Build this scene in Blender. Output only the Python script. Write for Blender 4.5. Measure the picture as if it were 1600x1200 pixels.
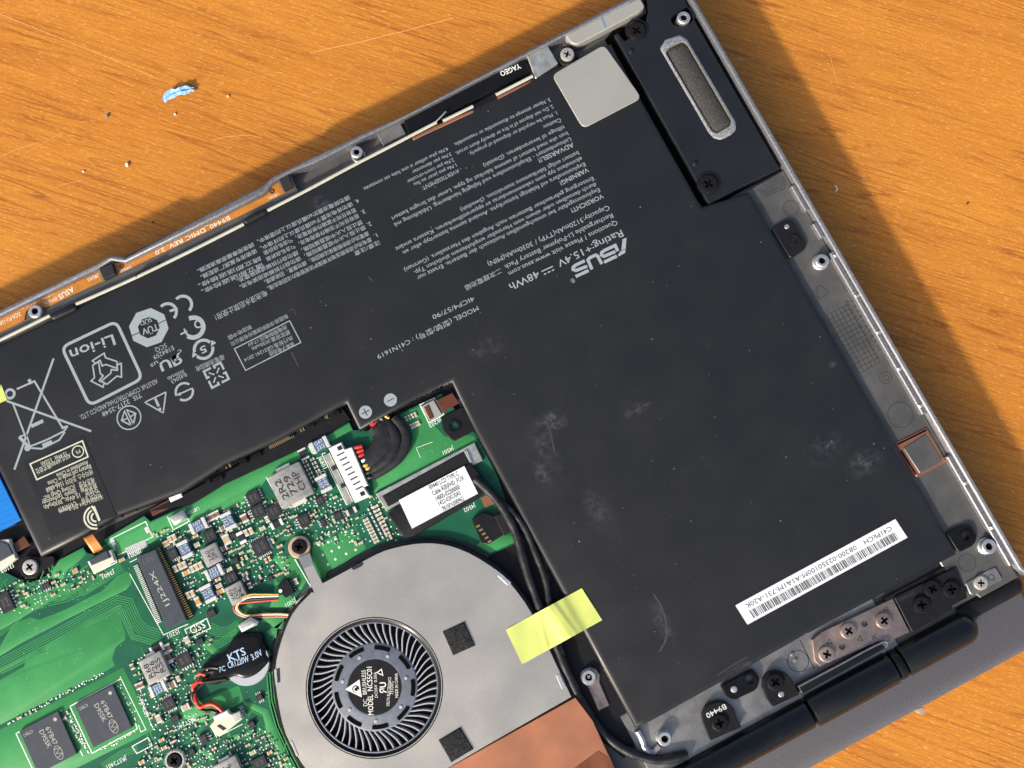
import bpy, math, random
from mathutils import Vector, Matrix
from mathutils.geometry import tessellate_polygon

# ------------------------------------------------------------------ scene, camera, light
for o in list(bpy.data.objects):
    bpy.data.objects.remove(o, do_unlink=True)
SC = bpy.context.scene
COL = SC.collection
random.seed(11)
R = math.radians
MM = 0.001
CAM_H = 283.0                      # camera height over the table, mm
FPX = 1500.0                       # focal length in photo pixels (1600 wide)
ta, tb, tc = R(-7.04), R(0.66), R(-27.42)
_Rz = Matrix.Rotation(tc, 3, 'Z'); _Rx = Matrix.Rotation(ta, 3, 'X'); _Ry = Matrix.Rotation(tb, 3, 'Y')
MC = _Rx @ _Ry @ _Rz               # laptop axes (u, v down, n away) -> camera axes (right, down, forward)

def to_world(d):                   # camera axes -> world (X along the hinge, Y to the front edge, Z up)
    w = MC.transposed() @ Vector(d)
    return Vector((w.x, -w.y, -w.z))

cam_data = bpy.data.cameras.new('Camera')
cam = bpy.data.objects.new('Camera', cam_data)
COL.objects.link(cam)
right, up, back = to_world((1, 0, 0)), to_world((0, -1, 0)), to_world((0, 0, -1))
rot = Matrix((right, up, back)).transposed()
cam.matrix_world = Matrix.Translation((0, 0, CAM_H * MM)) @ rot.to_4x4()
cam_data.sensor_width = 36.0
cam_data.lens = 36.0 * FPX / 1600.0
cam_data.clip_start = 0.005
cam_data.clip_end = 50
SC.camera = cam
SC.render.resolution_x, SC.render.resolution_y = 1024, 768

SUN_EL, SUN_AZ = R(29.0), math.atan2(-0.49, -0.87)     # sunlight comes from -X -Y
w = bpy.data.worlds.new('World'); SC.world = w; w.use_nodes = True
nt = w.node_tree
sky = nt.nodes.new('ShaderNodeTexSky'); sky.sky_type = 'NISHITA'; sky.sun_disc = False
sky.sun_elevation = SUN_EL
sky.sun_rotation = math.pi / 2 - SUN_AZ
sky.dust_density = 5.0; sky.air_density = 1.0; sky.ozone_density = 0.6
bg = nt.nodes['Background']; bg.inputs['Strength'].default_value = 0.13
nt.links.new(sky.outputs['Color'], bg.inputs['Color'])
sl = bpy.data.lights.new('Sun', 'SUN'); sl.energy = 3.4; sl.angle = R(3.0); sl.color = (1.0, 0.93, 0.82)
sun = bpy.data.objects.new('Sun', sl); COL.objects.link(sun)
sdir = Vector((math.cos(SUN_EL) * math.cos(SUN_AZ), math.cos(SUN_EL) * math.sin(SUN_AZ), math.sin(SUN_EL)))
sun.rotation_euler = sdir.to_track_quat('Z', 'Y').to_euler()
sun.location = sdir * 1.0
SC.view_settings.view_transform = 'Standard'
SC.view_settings.look = 'None'
SC.view_settings.exposure = 0.48
SC.view_settings.gamma = 1.0
SC.view_settings.use_curve_mapping = False

# ------------------------------------------------------------------ helpers
def at(px, py, z):                 # photo pixel + height (mm) -> world x, y in mm
    d = to_world(((px - 800) / FPX, (py - 600) / FPX, 1.0))
    t = (CAM_H - z) / -d.z
    return (d.x * t, d.y * t)
def pts(l, z): return [at(x, y, z) for x, y in l]
def zm(ox, oy, s, l): return [(ox + x / s, oy + y / s) for x, y in l]
def area(p): return 0.5 * sum(p[i][0] * p[(i + 1) % len(p)][1] - p[(i + 1) % len(p)][0] * p[i][1] for i in range(len(p)))
def ccw(p): return list(p) if area(p) > 0 else list(reversed(p))
def inset(p, d):                   # p counter-clockwise, d > 0 shrinks
    n = len(p); out = []
    for i in range(n):
        a, b, c = Vector(p[i - 1]), Vector(p[i]), Vector(p[(i + 1) % n])
        e1, e2 = (b - a), (c - b)
        if e1.length < 1e-6 or e2.length < 1e-6: out.append(tuple(b)); continue
        e1.normalize(); e2.normalize()
        n1, n2 = Vector((-e1.y, e1.x)), Vector((-e2.y, e2.x))
        m = n1 + n2
        if m.length < 1e-4: m = n1.copy()
        m.normalize(); k = d / max(0.45, m.dot(n1))
        out.append((b.x + m.x * k, b.y + m.y * k))
    return out
def rounded(p, r, seg=4):
    n = len(p); out = []
    for i in range(n):
        a, b, c = Vector(p[i - 1]), Vector(p[i]), Vector(p[(i + 1) % n])
        e1, e2 = a - b, c - b
        rr = min(r, e1.length * .45, e2.length * .45)
        p1, p2 = b + e1.normalized() * rr, b + e2.normalized() * rr
        for k in range(seg + 1):
            t = k / seg
            q = p1 * (1 - t) ** 2 + b * 2 * t * (1 - t) + p2 * t * t
            out.append((q.x, q.y))
    return out
def circle(c, r, n=24, a0=0.0): return [(c[0] + r * math.cos(a0 + 2 * math.pi * i / n), c[1] + r * math.sin(a0 + 2 * math.pi * i / n)) for i in range(n)]
def smooth_path(p, n=6, closed=False):
    p = [Vector(q) for q in p]; out = []
    m = len(p)
    for i in range(m if closed else m - 1):
        if closed: a, b, c, d = p[i - 1], p[i], p[(i + 1) % m], p[(i + 2) % m]
        else: a, b, c, d = p[max(0, i - 1)], p[i], p[i + 1], p[min(m - 1, i + 2)]
        for k in range(n):
            t = k / n
            out.append(0.5 * ((2 * b) + (c - a) * t + (2 * a - 5 * b + 4 * c - d) * t * t + (3 * b - a - 3 * c + d) * t ** 3))
    if not closed: out.append(p[-1])
    return out

WLOC = {}
class G:
    def __init__(s): s.V = []; s.F = []; s.zj = 0
    def ring(s, p, z):
        i = len(s.V); s.V += [(x, y, z) for x, y in p]; return list(range(i, i + len(p)))
    def bridge(s, a, b):
        n = len(a)
        for i in range(n):
            j = (i + 1) % n; s.F.append((a[i], a[j], b[j], b[i]))
    def cap(s, loops, flip=False):
        co = [[Vector(s.V[i]) for i in l] for l in loops]
        idx = [i for l in loops for i in l]
        for t in tessellate_polygon(co):
            a, b, c = [Vector(s.V[idx[k]]) for k in t]
            up_ = (b - a).cross(c - a).z > 0
            t = tuple(idx[k] for k in t)
            s.F.append(t if up_ != flip else t[::-1])
    def prism(s, p, z0, z1, prof=None, holes=(), bottom=True):
        """outline p (mm) from z0 to z1; prof = list of (inset, depth below z1) from the side up to the top"""
        p = ccw(p); prof = prof or [(0, 0)]
        base = s.ring(p, z0); prev = base
        for ins, dz in prof:
            r = s.ring(inset(p, ins) if ins else p, z1 - dz); s.bridge(prev, r); prev = r
        hs = []
        hb = []
        for h in holes:
            h = ccw(h); top = s.ring(h, z1 - prof[-1][1]); bot = s.ring(h, z0); s.bridge(top, bot); hs.append(top); hb.append(bot)
        s.cap([prev] + hs)
        if bottom: s.cap([base] + hb, True)
        return s
    def flat(s, p, z, holes=()):
        s.zj += 0.0015; z = z + (s.zj % 0.012)
        a = s.ring(ccw(p), z); s.cap([a] + [s.ring(ccw(h), z) for h in holes]); return s
    def box(s, c, lu, lv, z0, z1, rot_=0, bev=0.0):
        ca, sa = math.cos(R(rot_)), math.sin(R(rot_))
        p = [(c[0] + x * ca - y * sa, c[1] + x * sa + y * ca) for x, y in ((-lu / 2, -lv / 2), (lu / 2, -lv / 2), (lu / 2, lv / 2), (-lu / 2, lv / 2))]
        return s.prism(p, z0, z1, [(0, bev), (bev, 0)] if bev else None)
    def lathe(s, c, prof, n=28):
        """prof: list of (r, z) from outside bottom to the axis"""
        prev = None
        for r, z in prof:
            if r < 1e-6:
                i = len(s.V); s.V.append((c[0], c[1], z))
                for k in range(n): s.F.append((prev[k], prev[(k + 1) % n], i))
                return s
            cur = s.ring(circle(c, r, n), z)
            if prev: s.bridge(prev, cur)
            prev = cur
        return s
    def tube(s, path, r, n=10, caps=True, ry=None):
        path = [Vector(q) for q in path]; prev = None; m = len(path)
        for i, q in enumerate(path):
            t = (path[min(m - 1, i + 1)] - path[max(0, i - 1)]).normalized()
            side = t.cross(Vector((0, 0, 1)))
            if side.length < 1e-4: side = Vector((1, 0, 0))
            side.normalize(); upv = side.cross(t)
            rr = r(i / (m - 1)) if callable(r) else r
            r2 = rr if ry is None else ry
            idx = []
            for k in range(n):
                a = 2 * math.pi * k / n
                v = q + side * math.cos(a) * rr + upv * math.sin(a) * r2
                idx.append(len(s.V)); s.V.append(tuple(v))
            if prev:
                for k in range(n): s.F.append((prev[k], prev[(k + 1) % n], idx[(k + 1) % n], idx[k]))
            elif caps: s.F.append(tuple(reversed(idx)))
            prev = idx
        if caps: s.F.append(tuple(prev))
        # orientation of tube quads
        return s
    def stroke(s, p, wd, z, closed=False):
        p = [Vector(q[:2]) for q in p]; n = len(p)
        s.zj += 0.0015; z = z + (s.zj % 0.012)
        L = []; Rr = []
        for i in range(n):
            if closed: a, c = p[i - 1], p[(i + 1) % n]
            else: a, c = p[max(0, i - 1)], p[min(n - 1, i + 1)]
            b = p[i]
            e1 = (b - a) if (b - a).length > 1e-9 else (c - b)
            e2 = (c - b) if (c - b).length > 1e-9 else (b - a)
            e1 = e1.normalized(); e2 = e2.normalized()
            n1, n2 = Vector((-e1.y, e1.x)), Vector((-e2.y, e2.x))
            m = (n1 + n2)
            m = m.normalized() if m.length > 1e-3 else n1
            k = wd / 2 / max(0.5, m.dot(n1))
            L.append(len(s.V)); s.V.append((b.x + m.x * k, b.y + m.y * k, z))
            Rr.append(len(s.V)); s.V.append((b.x - m.x * k, b.y - m.y * k, z))
        for i in range(n if closed else n - 1):
            j = (i + 1) % n; s.F.append((Rr[i], Rr[j], L[j], L[i]))
        return s
    def arc(s, c, r, a0, a1, wd, z, n=16):
        return s.stroke([(c[0] + r * math.cos(R(a0 + (a1 - a0) * i / n)), c[1] + r * math.sin(R(a0 + (a1 - a0) * i / n))) for i in range(n + 1)], wd, z)
    def obj(s, name, mat, parent=None, smooth=True, ang=38, kind=None):
        me = bpy.data.meshes.new(name)
        xs = [v[0] for v in s.V]; ys = [v[1] for v in s.V]; z0 = min(v[2] for v in s.V)
        c = Vector(((min(xs) + max(xs)) / 2, (min(ys) + max(ys)) / 2, z0))
        me.from_pydata([((x - c.x) * MM, (y - c.y) * MM, (z - c.z) * MM) for x, y, z in s.V], [], s.F)
        me.validate()
        if smooth:
            me.polygons.foreach_set('use_smooth', [True] * len(me.polygons))
            me.set_sharp_from_angle(angle=R(ang))
        o = bpy.data.objects.new(name, me); COL.objects.link(o)
        for m in (mat if isinstance(mat, (list, tuple)) else [mat]): me.materials.append(m)
        place(o, c, parent)
        if kind: o['kind'] = kind
        return o
def place(o, c, parent):           # c: world position in mm
    WLOC[o.name] = Vector(c)
    if parent:
        o.parent = parent; o.location = (Vector(c) - WLOC[parent.name]) * MM
    else: o.location = Vector(c) * MM
def copy_at(o, c, parent):
    n = o.copy(); COL.objects.link(n); place(n, c, parent)
    for ch in o.children:
        copy_at(ch, Vector(c) + WLOC[ch.name] - WLOC[o.name], n)
    return n
def thing(name, label, cat, c, group=None):
    o = bpy.data.objects.new(name, None); COL.objects.link(o); o.empty_display_size = 0.01
    place(o, Vector(c), None); tag(o, label, cat, group); return o
def tag(o, label, cat, group=None):
    o['label'] = label; o['category'] = cat
    if group: o['group'] = group
    return o

# text: one font curve per line, all converted in one go at the end
TEXT_JOBS = []
def text(key, s, p0, p1, z, h=None, bold=0.0, shear=0.0, zoom=None):
    """line of print from photo pixel p0 to p1 (through the middle of the letters); h = capital height in mm"""
    if zoom: p0, p1 = zm(*zoom, [p0, p1])
    cu = bpy.data.curves.new('print', 'FONT'); cu.body = s; cu.size = 1.0; cu.offset = bold; cu.shear = shear
    cu.resolution_u = 2
    ob = bpy.data.objects.new('print', cu); COL.objects.link(ob)
    TEXT_JOBS.append((key, ob, Vector(at(*p0, z)), Vector(at(*p1, z)), z, h * (1.14 if h < 1.3 else 1.0) if h else None))
TEXT_KEYS = {}
def text_key(key, name, mat, parent): TEXT_KEYS[key] = (name, mat, parent); return key
def flush_text():
    bpy.context.view_layer.update()
    dg = bpy.context.evaluated_depsgraph_get()
    gs = {}
    for n, (key, ob, a, b, z, h) in enumerate(TEXT_JOBS):
        me = bpy.data.meshes.new_from_object(ob.evaluated_get(dg))
        if len(me.vertices):
            xs = [v.co.x for v in me.vertices]; x0, x1 = min(xs), max(xs)
            d = b - a; L = d.length; e = d / L; nrm = Vector((-e.y, e.x))
            sx = L / (x1 - x0); sy = (h / 0.7) if h else sx
            g = gs.setdefault(key, G()); i0 = len(g.V); zz = z + 0.0012 * (n % 7)
            for v in me.vertices:
                q = a + e * ((v.co.x - x0) * sx) + nrm * ((v.co.y - 0.34) * sy)
                g.V.append((q.x, q.y, zz))
            g.F += [tuple(i0 + k for k in f.vertices) for f in me.polygons]
        bpy.data.meshes.remove(me)
    for key, ob, *_ in TEXT_JOBS:
        cu = ob.data; bpy.data.objects.remove(ob); bpy.data.curves.remove(cu)
    for key, g in gs.items():
        name, mat, parent = TEXT_KEYS[key]; g.obj(name, mat, parent, smooth=False)

# ------------------------------------------------------------------ materials
MATS = {}
def mat(name, col, rough=0.5, metal=0.0, var=0.0, vscale=400, bump=0.0, bscale=3000, spec=0.5, rvar=0.0, coat=0.0, specks=0.0, trans=0.0, col2=None):
    m = bpy.data.materials.new(name); m.use_nodes = True; MATS[name] = m
    t = m.node_tree; b = t.nodes['Principled BSDF']; L = t.links.new
    b.inputs['Base Color'].default_value = (*col, 1); b.inputs['Roughness'].default_value = rough
    b.inputs['Metallic'].default_value = metal; b.inputs['Specular IOR Level'].default_value = spec
    b.inputs['Coat Weight'].default_value = coat
    if trans: b.inputs['Transmission Weight'].default_value = trans
    tc_ = t.nodes.new('ShaderNodeNewGeometry')
    src = tc_.outputs['Position']
    csock = None
    if var or col2:
        n = t.nodes.new('ShaderNodeTexNoise'); n.inputs['Scale'].default_value = vscale; n.inputs['Detail'].default_value = 6
        n.inputs['Roughness'].default_value = 0.65
        L(src, n.inputs['Vector'])
        mx = t.nodes.new('ShaderNodeMix'); mx.data_type = 'RGBA'
        c2 = col2 or tuple(min(1, c * (1 + var)) for c in col); c1 = col if col2 else tuple(c * (1 - var) for c in col)
        mx.inputs['A'].default_value = (*c1, 1); mx.inputs['B'].default_value = (*c2, 1)
        mr = t.nodes.new('ShaderNodeMapRange'); mr.inputs['From Min'].default_value = 0.3; mr.inputs['From Max'].default_value = 0.7
        L(n.outputs['Fac'], mr.inputs['Value']); L(mr.outputs['Result'], mx.inputs['Factor'])
        csock = mx.outputs['Result']
    if specks:
        v = t.nodes.new('ShaderNodeTexVoronoi'); v.inputs['Scale'].default_value = 420; L(src, v.inputs['Vector'])
        n2 = t.nodes.new('ShaderNodeTexNoise'); n2.inputs['Scale'].default_value = 55; n2.inputs['Detail'].default_value = 5; L(src, n2.inputs['Vector'])
        # dot radius varies with the cell: most cells carry none
        sp = t.nodes.new('ShaderNodeSeparateColor'); L(v.outputs['Color'], sp.inputs['Color'])
        mul = t.nodes.new('ShaderNodeMath'); mul.operation = 'MULTIPLY'; L(sp.outputs['Red'], mul.inputs[0]); L(n2.outputs['Fac'], mul.inputs[1])
        thr = t.nodes.new('ShaderNodeMapRange'); thr.inputs['From Min'].default_value = 0.38; thr.inputs['From Max'].default_value = 0.75
        thr.inputs['To Min'].default_value = 0.0; thr.inputs['To Max'].default_value = 0.13
        L(mul.outputs[0], thr.inputs['Value'])
        lt = t.nodes.new('ShaderNodeMath'); lt.operation = 'LESS_THAN'; L(v.outputs['Distance'], lt.inputs[0]); L(thr.outputs['Result'], lt.inputs[1])
        f = t.nodes.new('ShaderNodeMath'); f.operation = 'MULTIPLY'; L(lt.outputs[0], f.inputs[0]); f.inputs[1].default_value = specks
        mx2 = t.nodes.new('ShaderNodeMix'); mx2.data_type = 'RGBA'; mx2.inputs['B'].default_value = (0.5, 0.5, 0.48, 1)
        if csock: L(csock, mx2.inputs['A'])
        else: mx2.inputs['A'].default_value = (*col, 1)
        L(f.outputs[0], mx2.inputs['Factor']); csock = mx2.outputs['Result']
    if csock: L(csock, b.inputs['Base Color'])
    if rvar:
        n = t.nodes.new('ShaderNodeTexNoise'); n.inputs['Scale'].default_value = 90; n.inputs['Detail'].default_value = 7; L(src, n.inputs['Vector'])
        mr = t.nodes.new('ShaderNodeMapRange'); mr.inputs['From Min'].default_value = 0.3; mr.inputs['From Max'].default_value = 0.7
        mr.inputs['To Min'].default_value = max(0.03, rough - rvar); mr.inputs['To Max'].default_value = min(1, rough + rvar)
        L(n.outputs['Fac'], mr.inputs['Value']); L(mr.outputs['Result'], b.inputs['Roughness'])
    if bump:
        n = t.nodes.new('ShaderNodeTexNoise'); n.inputs['Scale'].default_value = bscale; n.inputs['Detail'].default_value = 3; L(src, n.inputs['Vector'])
        bp = t.nodes.new('ShaderNodeBump'); bp.inputs['Strength'].default_value = bump; bp.inputs['Distance'].default_value = 0.0001
        L(n.outputs['Fac'], bp.inputs['Height']); L(bp.outputs['Normal'], b.inputs['Normal'])
    return m

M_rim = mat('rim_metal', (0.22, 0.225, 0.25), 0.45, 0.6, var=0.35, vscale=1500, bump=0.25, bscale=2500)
M_deck = mat('deck_magnesium', (0.125, 0.123, 0.118), 0.45, 0.5, var=0.25, vscale=130, bump=0.12, bscale=4000, rvar=0.12)
M_plate = mat('bare_plate', (0.33, 0.32, 0.30), 0.38, 0.8, var=0.25, vscale=260, bump=0.2, bscale=3500, rvar=0.12)
M_lid = mat('lid_grey', (0.150, 0.142, 0.150), 0.5, 0.3, var=0.3, vscale=2600, bump=0.35, bscale=5000)
M_lidedge = mat('lid_edge', (0.05, 0.05, 0.06), 0.4, 0.4)
M_batt = mat('battery_film', (0.0135, 0.0145, 0.0168), 0.43, 0.0, spec=0.42, var=0.07, vscale=700, bump=0.12, bscale=900, rvar=0.07)
M_batt2 = mat('battery_label_film', (0.012, 0.013, 0.015), 0.38, var=0.2, vscale=200)
M_print = mat('grey_print', (0.29, 0.335, 0.365), 0.6, var=0.12, vscale=1500)
M_print2 = mat('cream_print', (0.55, 0.57, 0.45), 0.6, var=0.1, vscale=1500)
M_white = mat('white_paper', (0.74, 0.76, 0.80), 0.6, var=0.04, vscale=300)
M_ink = mat('black_ink', (0.02, 0.02, 0.025), 0.6)
M_greystick = mat('grey_sticker', (0.29, 0.29, 0.275), 0.5, 0.0, var=0.05, vscale=80, specks=0.4)
M_pcb = mat('solder_mask_dark', (0.013, 0.108, 0.058), 0.42, var=0.2, vscale=160, spec=0.22)
M_pour = mat('solder_mask_light', (0.052, 0.285, 0.090), 0.36, var=0.12, vscale=130, bump=0.06, bscale=2500, spec=0.3)
M_silk = mat('silkscreen', (0.74, 0.82, 0.75), 0.6)
M_solder = mat('solder', (0.80, 0.80, 0.76), 0.32, 0.4, var=0.2, vscale=2500, bump=0.3, bscale=4000)
M_gold = mat('gold_pad', (0.72, 0.52, 0.22), 0.3, 0.9)
M_blk = mat('black_plastic', (0.011, 0.011, 0.013), 0.42, spec=0.22, var=0.25, vscale=500, bump=0.12, bscale=3500)
M_blkgloss = mat('black_gloss', (0.007, 0.007, 0.008), 0.2, spec=0.3, var=0.2, vscale=300, rvar=0.1, bump=0.05, bscale=700)
M_hinge = mat('hinge_black', (0.007, 0.0075, 0.0075), 0.22, spec=0.5, var=0.3, vscale=300, rvar=0.1, bump=0.08, bscale=900)
M_tapeblk = mat('black_tape', (0.012, 0.012, 0.014), 0.45, spec=0.3, var=0.3, vscale=900, bump=0.55, bscale=900)
M_cable = mat('braided_cable', (0.016, 0.017, 0.020), 0.48, spec=0.35, var=0.6, vscale=700, bump=1.0, bscale=750)
M_chip = mat('chip_black', (0.024, 0.025, 0.030), 0.5, spec=0.3, var=0.2, vscale=1200, bump=0.1)
M_ram = mat('chip_slate', (0.060, 0.067, 0.085), 0.42, spec=0.3, var=0.12, vscale=600, bump=0.1)
M_chiptext = mat('chip_marking', (0.42, 0.43, 0.38), 0.6)
M_chiptext2 = mat('faint_marking', (0.10, 0.105, 0.11), 0.6)
M_ind = mat('ferrite_grey', (0.31, 0.31, 0.30), 0.5, 0.35, var=0.25, vscale=900, bump=0.3, bscale=3500)
M_steel = mat('fan_steel', (0.61, 0.58, 0.515), 0.34, 0.78, var=0.05, vscale=1300, bump=0.16, bscale=1200, rvar=0.05, specks=0.5)
M_blade = mat('fan_blade', (0.50, 0.51, 0.54), 0.35, 0.3)
M_hub = mat('fan_hub', (0.17, 0.19, 0.23), 0.4, 0.3, var=0.2, vscale=600)
M_foam = mat('black_foam', (0.006, 0.006, 0.007), 0.9, col2=(0.05, 0.05, 0.055), vscale=1500, bump=1.0, bscale=1500, spec=0.08)
M_copper = mat('copper_foil', (0.82, 0.335, 0.175), 0.34, 0.9, var=0.03, vscale=300, bump=0.07, bscale=120, rvar=0.06)
M_tape = mat('lime_tape', (0.66, 0.73, 0.20), 0.3, var=0.05, vscale=200, bump=0.5, bscale=110)
M_tape.node_tree.nodes['Principled BSDF'].inputs['Alpha'].default_value = 0.88
M_flex = mat('orange_flex', (0.52, 0.20, 0.028), 0.32, 0.1, var=0.22, vscale=220, coat=0.4)
M_brown = mat('brown_flex', (0.10, 0.030, 0.016), 0.4, var=0.2, vscale=300)
M_ltext = mat('white_print', (0.78, 0.78, 0.74), 0.6)
M_wirew = mat('white_wire', (0.46, 0.46, 0.40), 0.42, var=0.08, vscale=300)
M_red = mat('red_wire', (0.62, 0.035, 0.02), 0.38)
M_yel = mat('yellow_wire', (0.66, 0.42, 0.06), 0.4)
M_blackw = mat('black_wire', (0.012, 0.012, 0.012), 0.4)
M_cream = mat('cream_plastic', (0.68, 0.64, 0.52), 0.45, var=0.06, vscale=500)
M_whitep = mat('white_plastic', (0.76, 0.77, 0.75), 0.45, var=0.05, vscale=500)
M_bluerib = mat('blue_ribbon', (0.005, 0.19, 0.62), 0.4, var=0.1, vscale=200)
M_bluecap = mat('tantalum_slate', (0.10, 0.125, 0.18), 0.45, var=0.15, vscale=1500)
M_tan = mat('ceramic_tan', (0.52, 0.40, 0.24), 0.45, var=0.2, vscale=3000)
M_brn = mat('ceramic_brown', (0.24, 0.12, 0.07), 0.45, var=0.2, vscale=3000)
M_orange = mat('ceramic_orange', (0.62, 0.28, 0.06), 0.42, var=0.15, vscale=2500)
M_bluetext = mat('pale_blue_print', (0.42, 0.58, 0.78), 0.55)
M_steelring = mat('coin_steel', (0.74, 0.76, 0.77), 0.3, 0.7)
M_screw = mat('screw_black', (0.014, 0.013, 0.014), 0.3, 0.3, spec=0.3, var=0.3, vscale=1500)
M_screws = mat('screw_steel', (0.60, 0.57, 0.52), 0.35, 0.6, var=0.25, vscale=1500)
M_post = mat('standoff_steel', (0.68, 0.68, 0.68), 0.36, 0.85, var=0.2, vscale=1500, bump=0.2)
M_hplate = mat('hinge_plate', (0.46, 0.355, 0.30), 0.3, 0.85, var=0.25, vscale=350, bump=0.3, bscale=1500, rvar=0.12)
M_dark = mat('recess_shade', (0.003, 0.003, 0.003), 0.8, spec=0.05)  # near-black paint for the shade inside holes, slots and gaps
M_foil = mat('silver_foil', (0.68, 0.68, 0.60), 0.34, 0.8, var=0.3, vscale=300, bump=0.7, bscale=500)
M_clear = mat('clear_rubber', (0.55, 0.54, 0.52), 0.3, trans=0.6)
M_glue = mat('clear_glue', (0.30, 0.31, 0.33), 0.2, 0.3, var=0.5, vscale=1800, bump=0.9, bscale=1800)
M_mesh = mat('speaker_mesh', (0.062, 0.060, 0.056), 0.6, spec=0.2, var=0.8, vscale=2600, bump=0.5, bscale=2600, specks=0.8)
M_spk = mat('speaker_box', (0.013, 0.0145, 0.019), 0.38, spec=0.3, var=0.15, vscale=120, rvar=0.06, bump=0.06, bscale=2500)
M_bluescrap = mat('blue_scrap', (0.22, 0.46, 0.86), 0.45, var=0.35, vscale=900)
M_crumb = mat('white_crumb', (0.78, 0.77, 0.72), 0.7)
M_scratch = mat('scratch_wood', (0.82, 0.46, 0.17), 0.5, col2=(0.62, 0.26, 0.05), vscale=900)
M_blueline = mat('blue_mark', (0.06, 0.20, 0.42), 0.5)
M_emb = mat('mould_mark', (0.04, 0.04, 0.04), 0.6, 0.0, spec=0.1)

def wood():
    m = bpy.data.materials.new('varnished_wood'); m.use_nodes = True
    t = m.node_tree; b = t.nodes['Principled BSDF']; L = t.links.new
    N = t.nodes.new
    tc_ = N('ShaderNodeNewGeometry')
    mp = N('ShaderNodeMapping'); mp.inputs['Rotation'].default_value = (0, 0, R(46)); L(tc_.outputs['Position'], mp.inputs['Vector'])
    def noise(sx, sy, detail=5, rough=0.6, scale=1.0, dist=0.0):
        s = N('ShaderNodeVectorMath'); s.operation = 'MULTIPLY'; s.inputs[1].default_value = (sx, sy, 1); L(mp.outputs['Vector'], s.inputs[0])
        n = N('ShaderNodeTexNoise'); n.inputs['Scale'].default_value = scale; n.inputs['Detail'].default_value = detail; n.inputs['Roughness'].default_value = rough
        n.inputs['Distortion'].default_value = dist
        L(s.outputs[0], n.inputs['Vector']); return n.outputs['Fac']
    def rng(sock, a, b_, c=0.0, d=1.0):
        r = N('ShaderNodeMapRange'); r.inputs['From Min'].default_value = a; r.inputs['From Max'].default_value = b_
        r.inputs['To Min'].default_value = c; r.inputs['To Max'].default_value = d; L(sock, r.inputs['Value']); return r.outputs['Result']
    def mix(f, a, b_, mode='MIX'):
        x = N('ShaderNodeMix'); x.data_type = 'RGBA'; x.blend_type = mode
        if isinstance(f, float): x.inputs['Factor'].default_value = f
        else: L(f, x.inputs['Factor'])
        for k, v in (('A', a), ('B', b_)):
            if isinstance(v, tuple): x.inputs[k].default_value = (*v, 1)
            else: L(v, x.inputs[k])
        return x.outputs['Result']
    broad = noise(5, 22, 3, 0.5, dist=0.4)
    c = mix(rng(broad, 0.3, 0.7), (0.57, 0.212, 0.024), (0.70, 0.295, 0.040))
    # growth figure: long soft bands, then thin dark contour lines
    fig = noise(7, 120, 3, 0.55, dist=0.7)
    c = mix(rng(fig, 0.56, 0.74, 0, 0.55), c, (0.38, 0.112, 0.016))
    def contour(sx, sy, step, wd, strength, m0, m1):
        rid = noise(sx, sy, 2, 0.5, dist=0.25)
        dd = N('ShaderNodeMath'); dd.operation = 'PINGPONG'; L(rid, dd.inputs[0]); dd.inputs[1].default_value = step
        mk = N('ShaderNodeMath'); mk.operation = 'MULTIPLY'; L(rng(dd.outputs[0], 0.0, wd, 1.0, 0.0), mk.inputs[0]); L(rng(noise(16, 45, 3), m0, m1, 0.0, strength), mk.inputs[1])
        return mk.outputs[0]
    c = mix(contour(5.0, 120, 0.040, 0.012, 0.9, 0.36, 0.56), c, (0.24, 0.066, 0.010))
    c = mix(contour(8.0, 230, 0.035, 0.009, 0.75, 0.42, 0.6), c, (0.28, 0.080, 0.012))
    # fibres, pores and pale flecks
    fib = noise(55, 1100, 4, 0.7)
    c = mix(rng(fib, 0.38, 0.70, 0, 0.62), c, (0.40, 0.130, 0.020))
    pore = noise(120, 1700, 3, 0.6)
    c = mix(rng(pore, 0.56, 0.70, 0, 0.38), c, (0.26, 0.075, 0.012))
    fleck = noise(420, 2300, 3, 0.65)
    c = mix(rng(fleck, 0.56, 0.72, 0, 0.6), c, (0.95, 0.56, 0.19))
    grain = noise(1100, 1500, 2, 0.6)
    c = mix(rng(grain, 0.38, 0.62, 0, 0.4), c, (0.44, 0.155, 0.026))
    L(c, b.inputs['Base Color'])
    L(rng(noise(60, 900, 4), 0.3, 0.7, 0.26, 0.46), b.inputs['Roughness'])
    b.inputs['Specular IOR Level'].default_value = 0.35
    bp = N('ShaderNodeBump'); bp.inputs['Strength'].default_value = 0.4; bp.inputs['Distance'].default_value = 0.0002
    L(noise(110, 1100, 3), bp.inputs['Height']); L(bp.outputs['Normal'], b.inputs['Normal'])
    return m
M_wood = wood()

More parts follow.
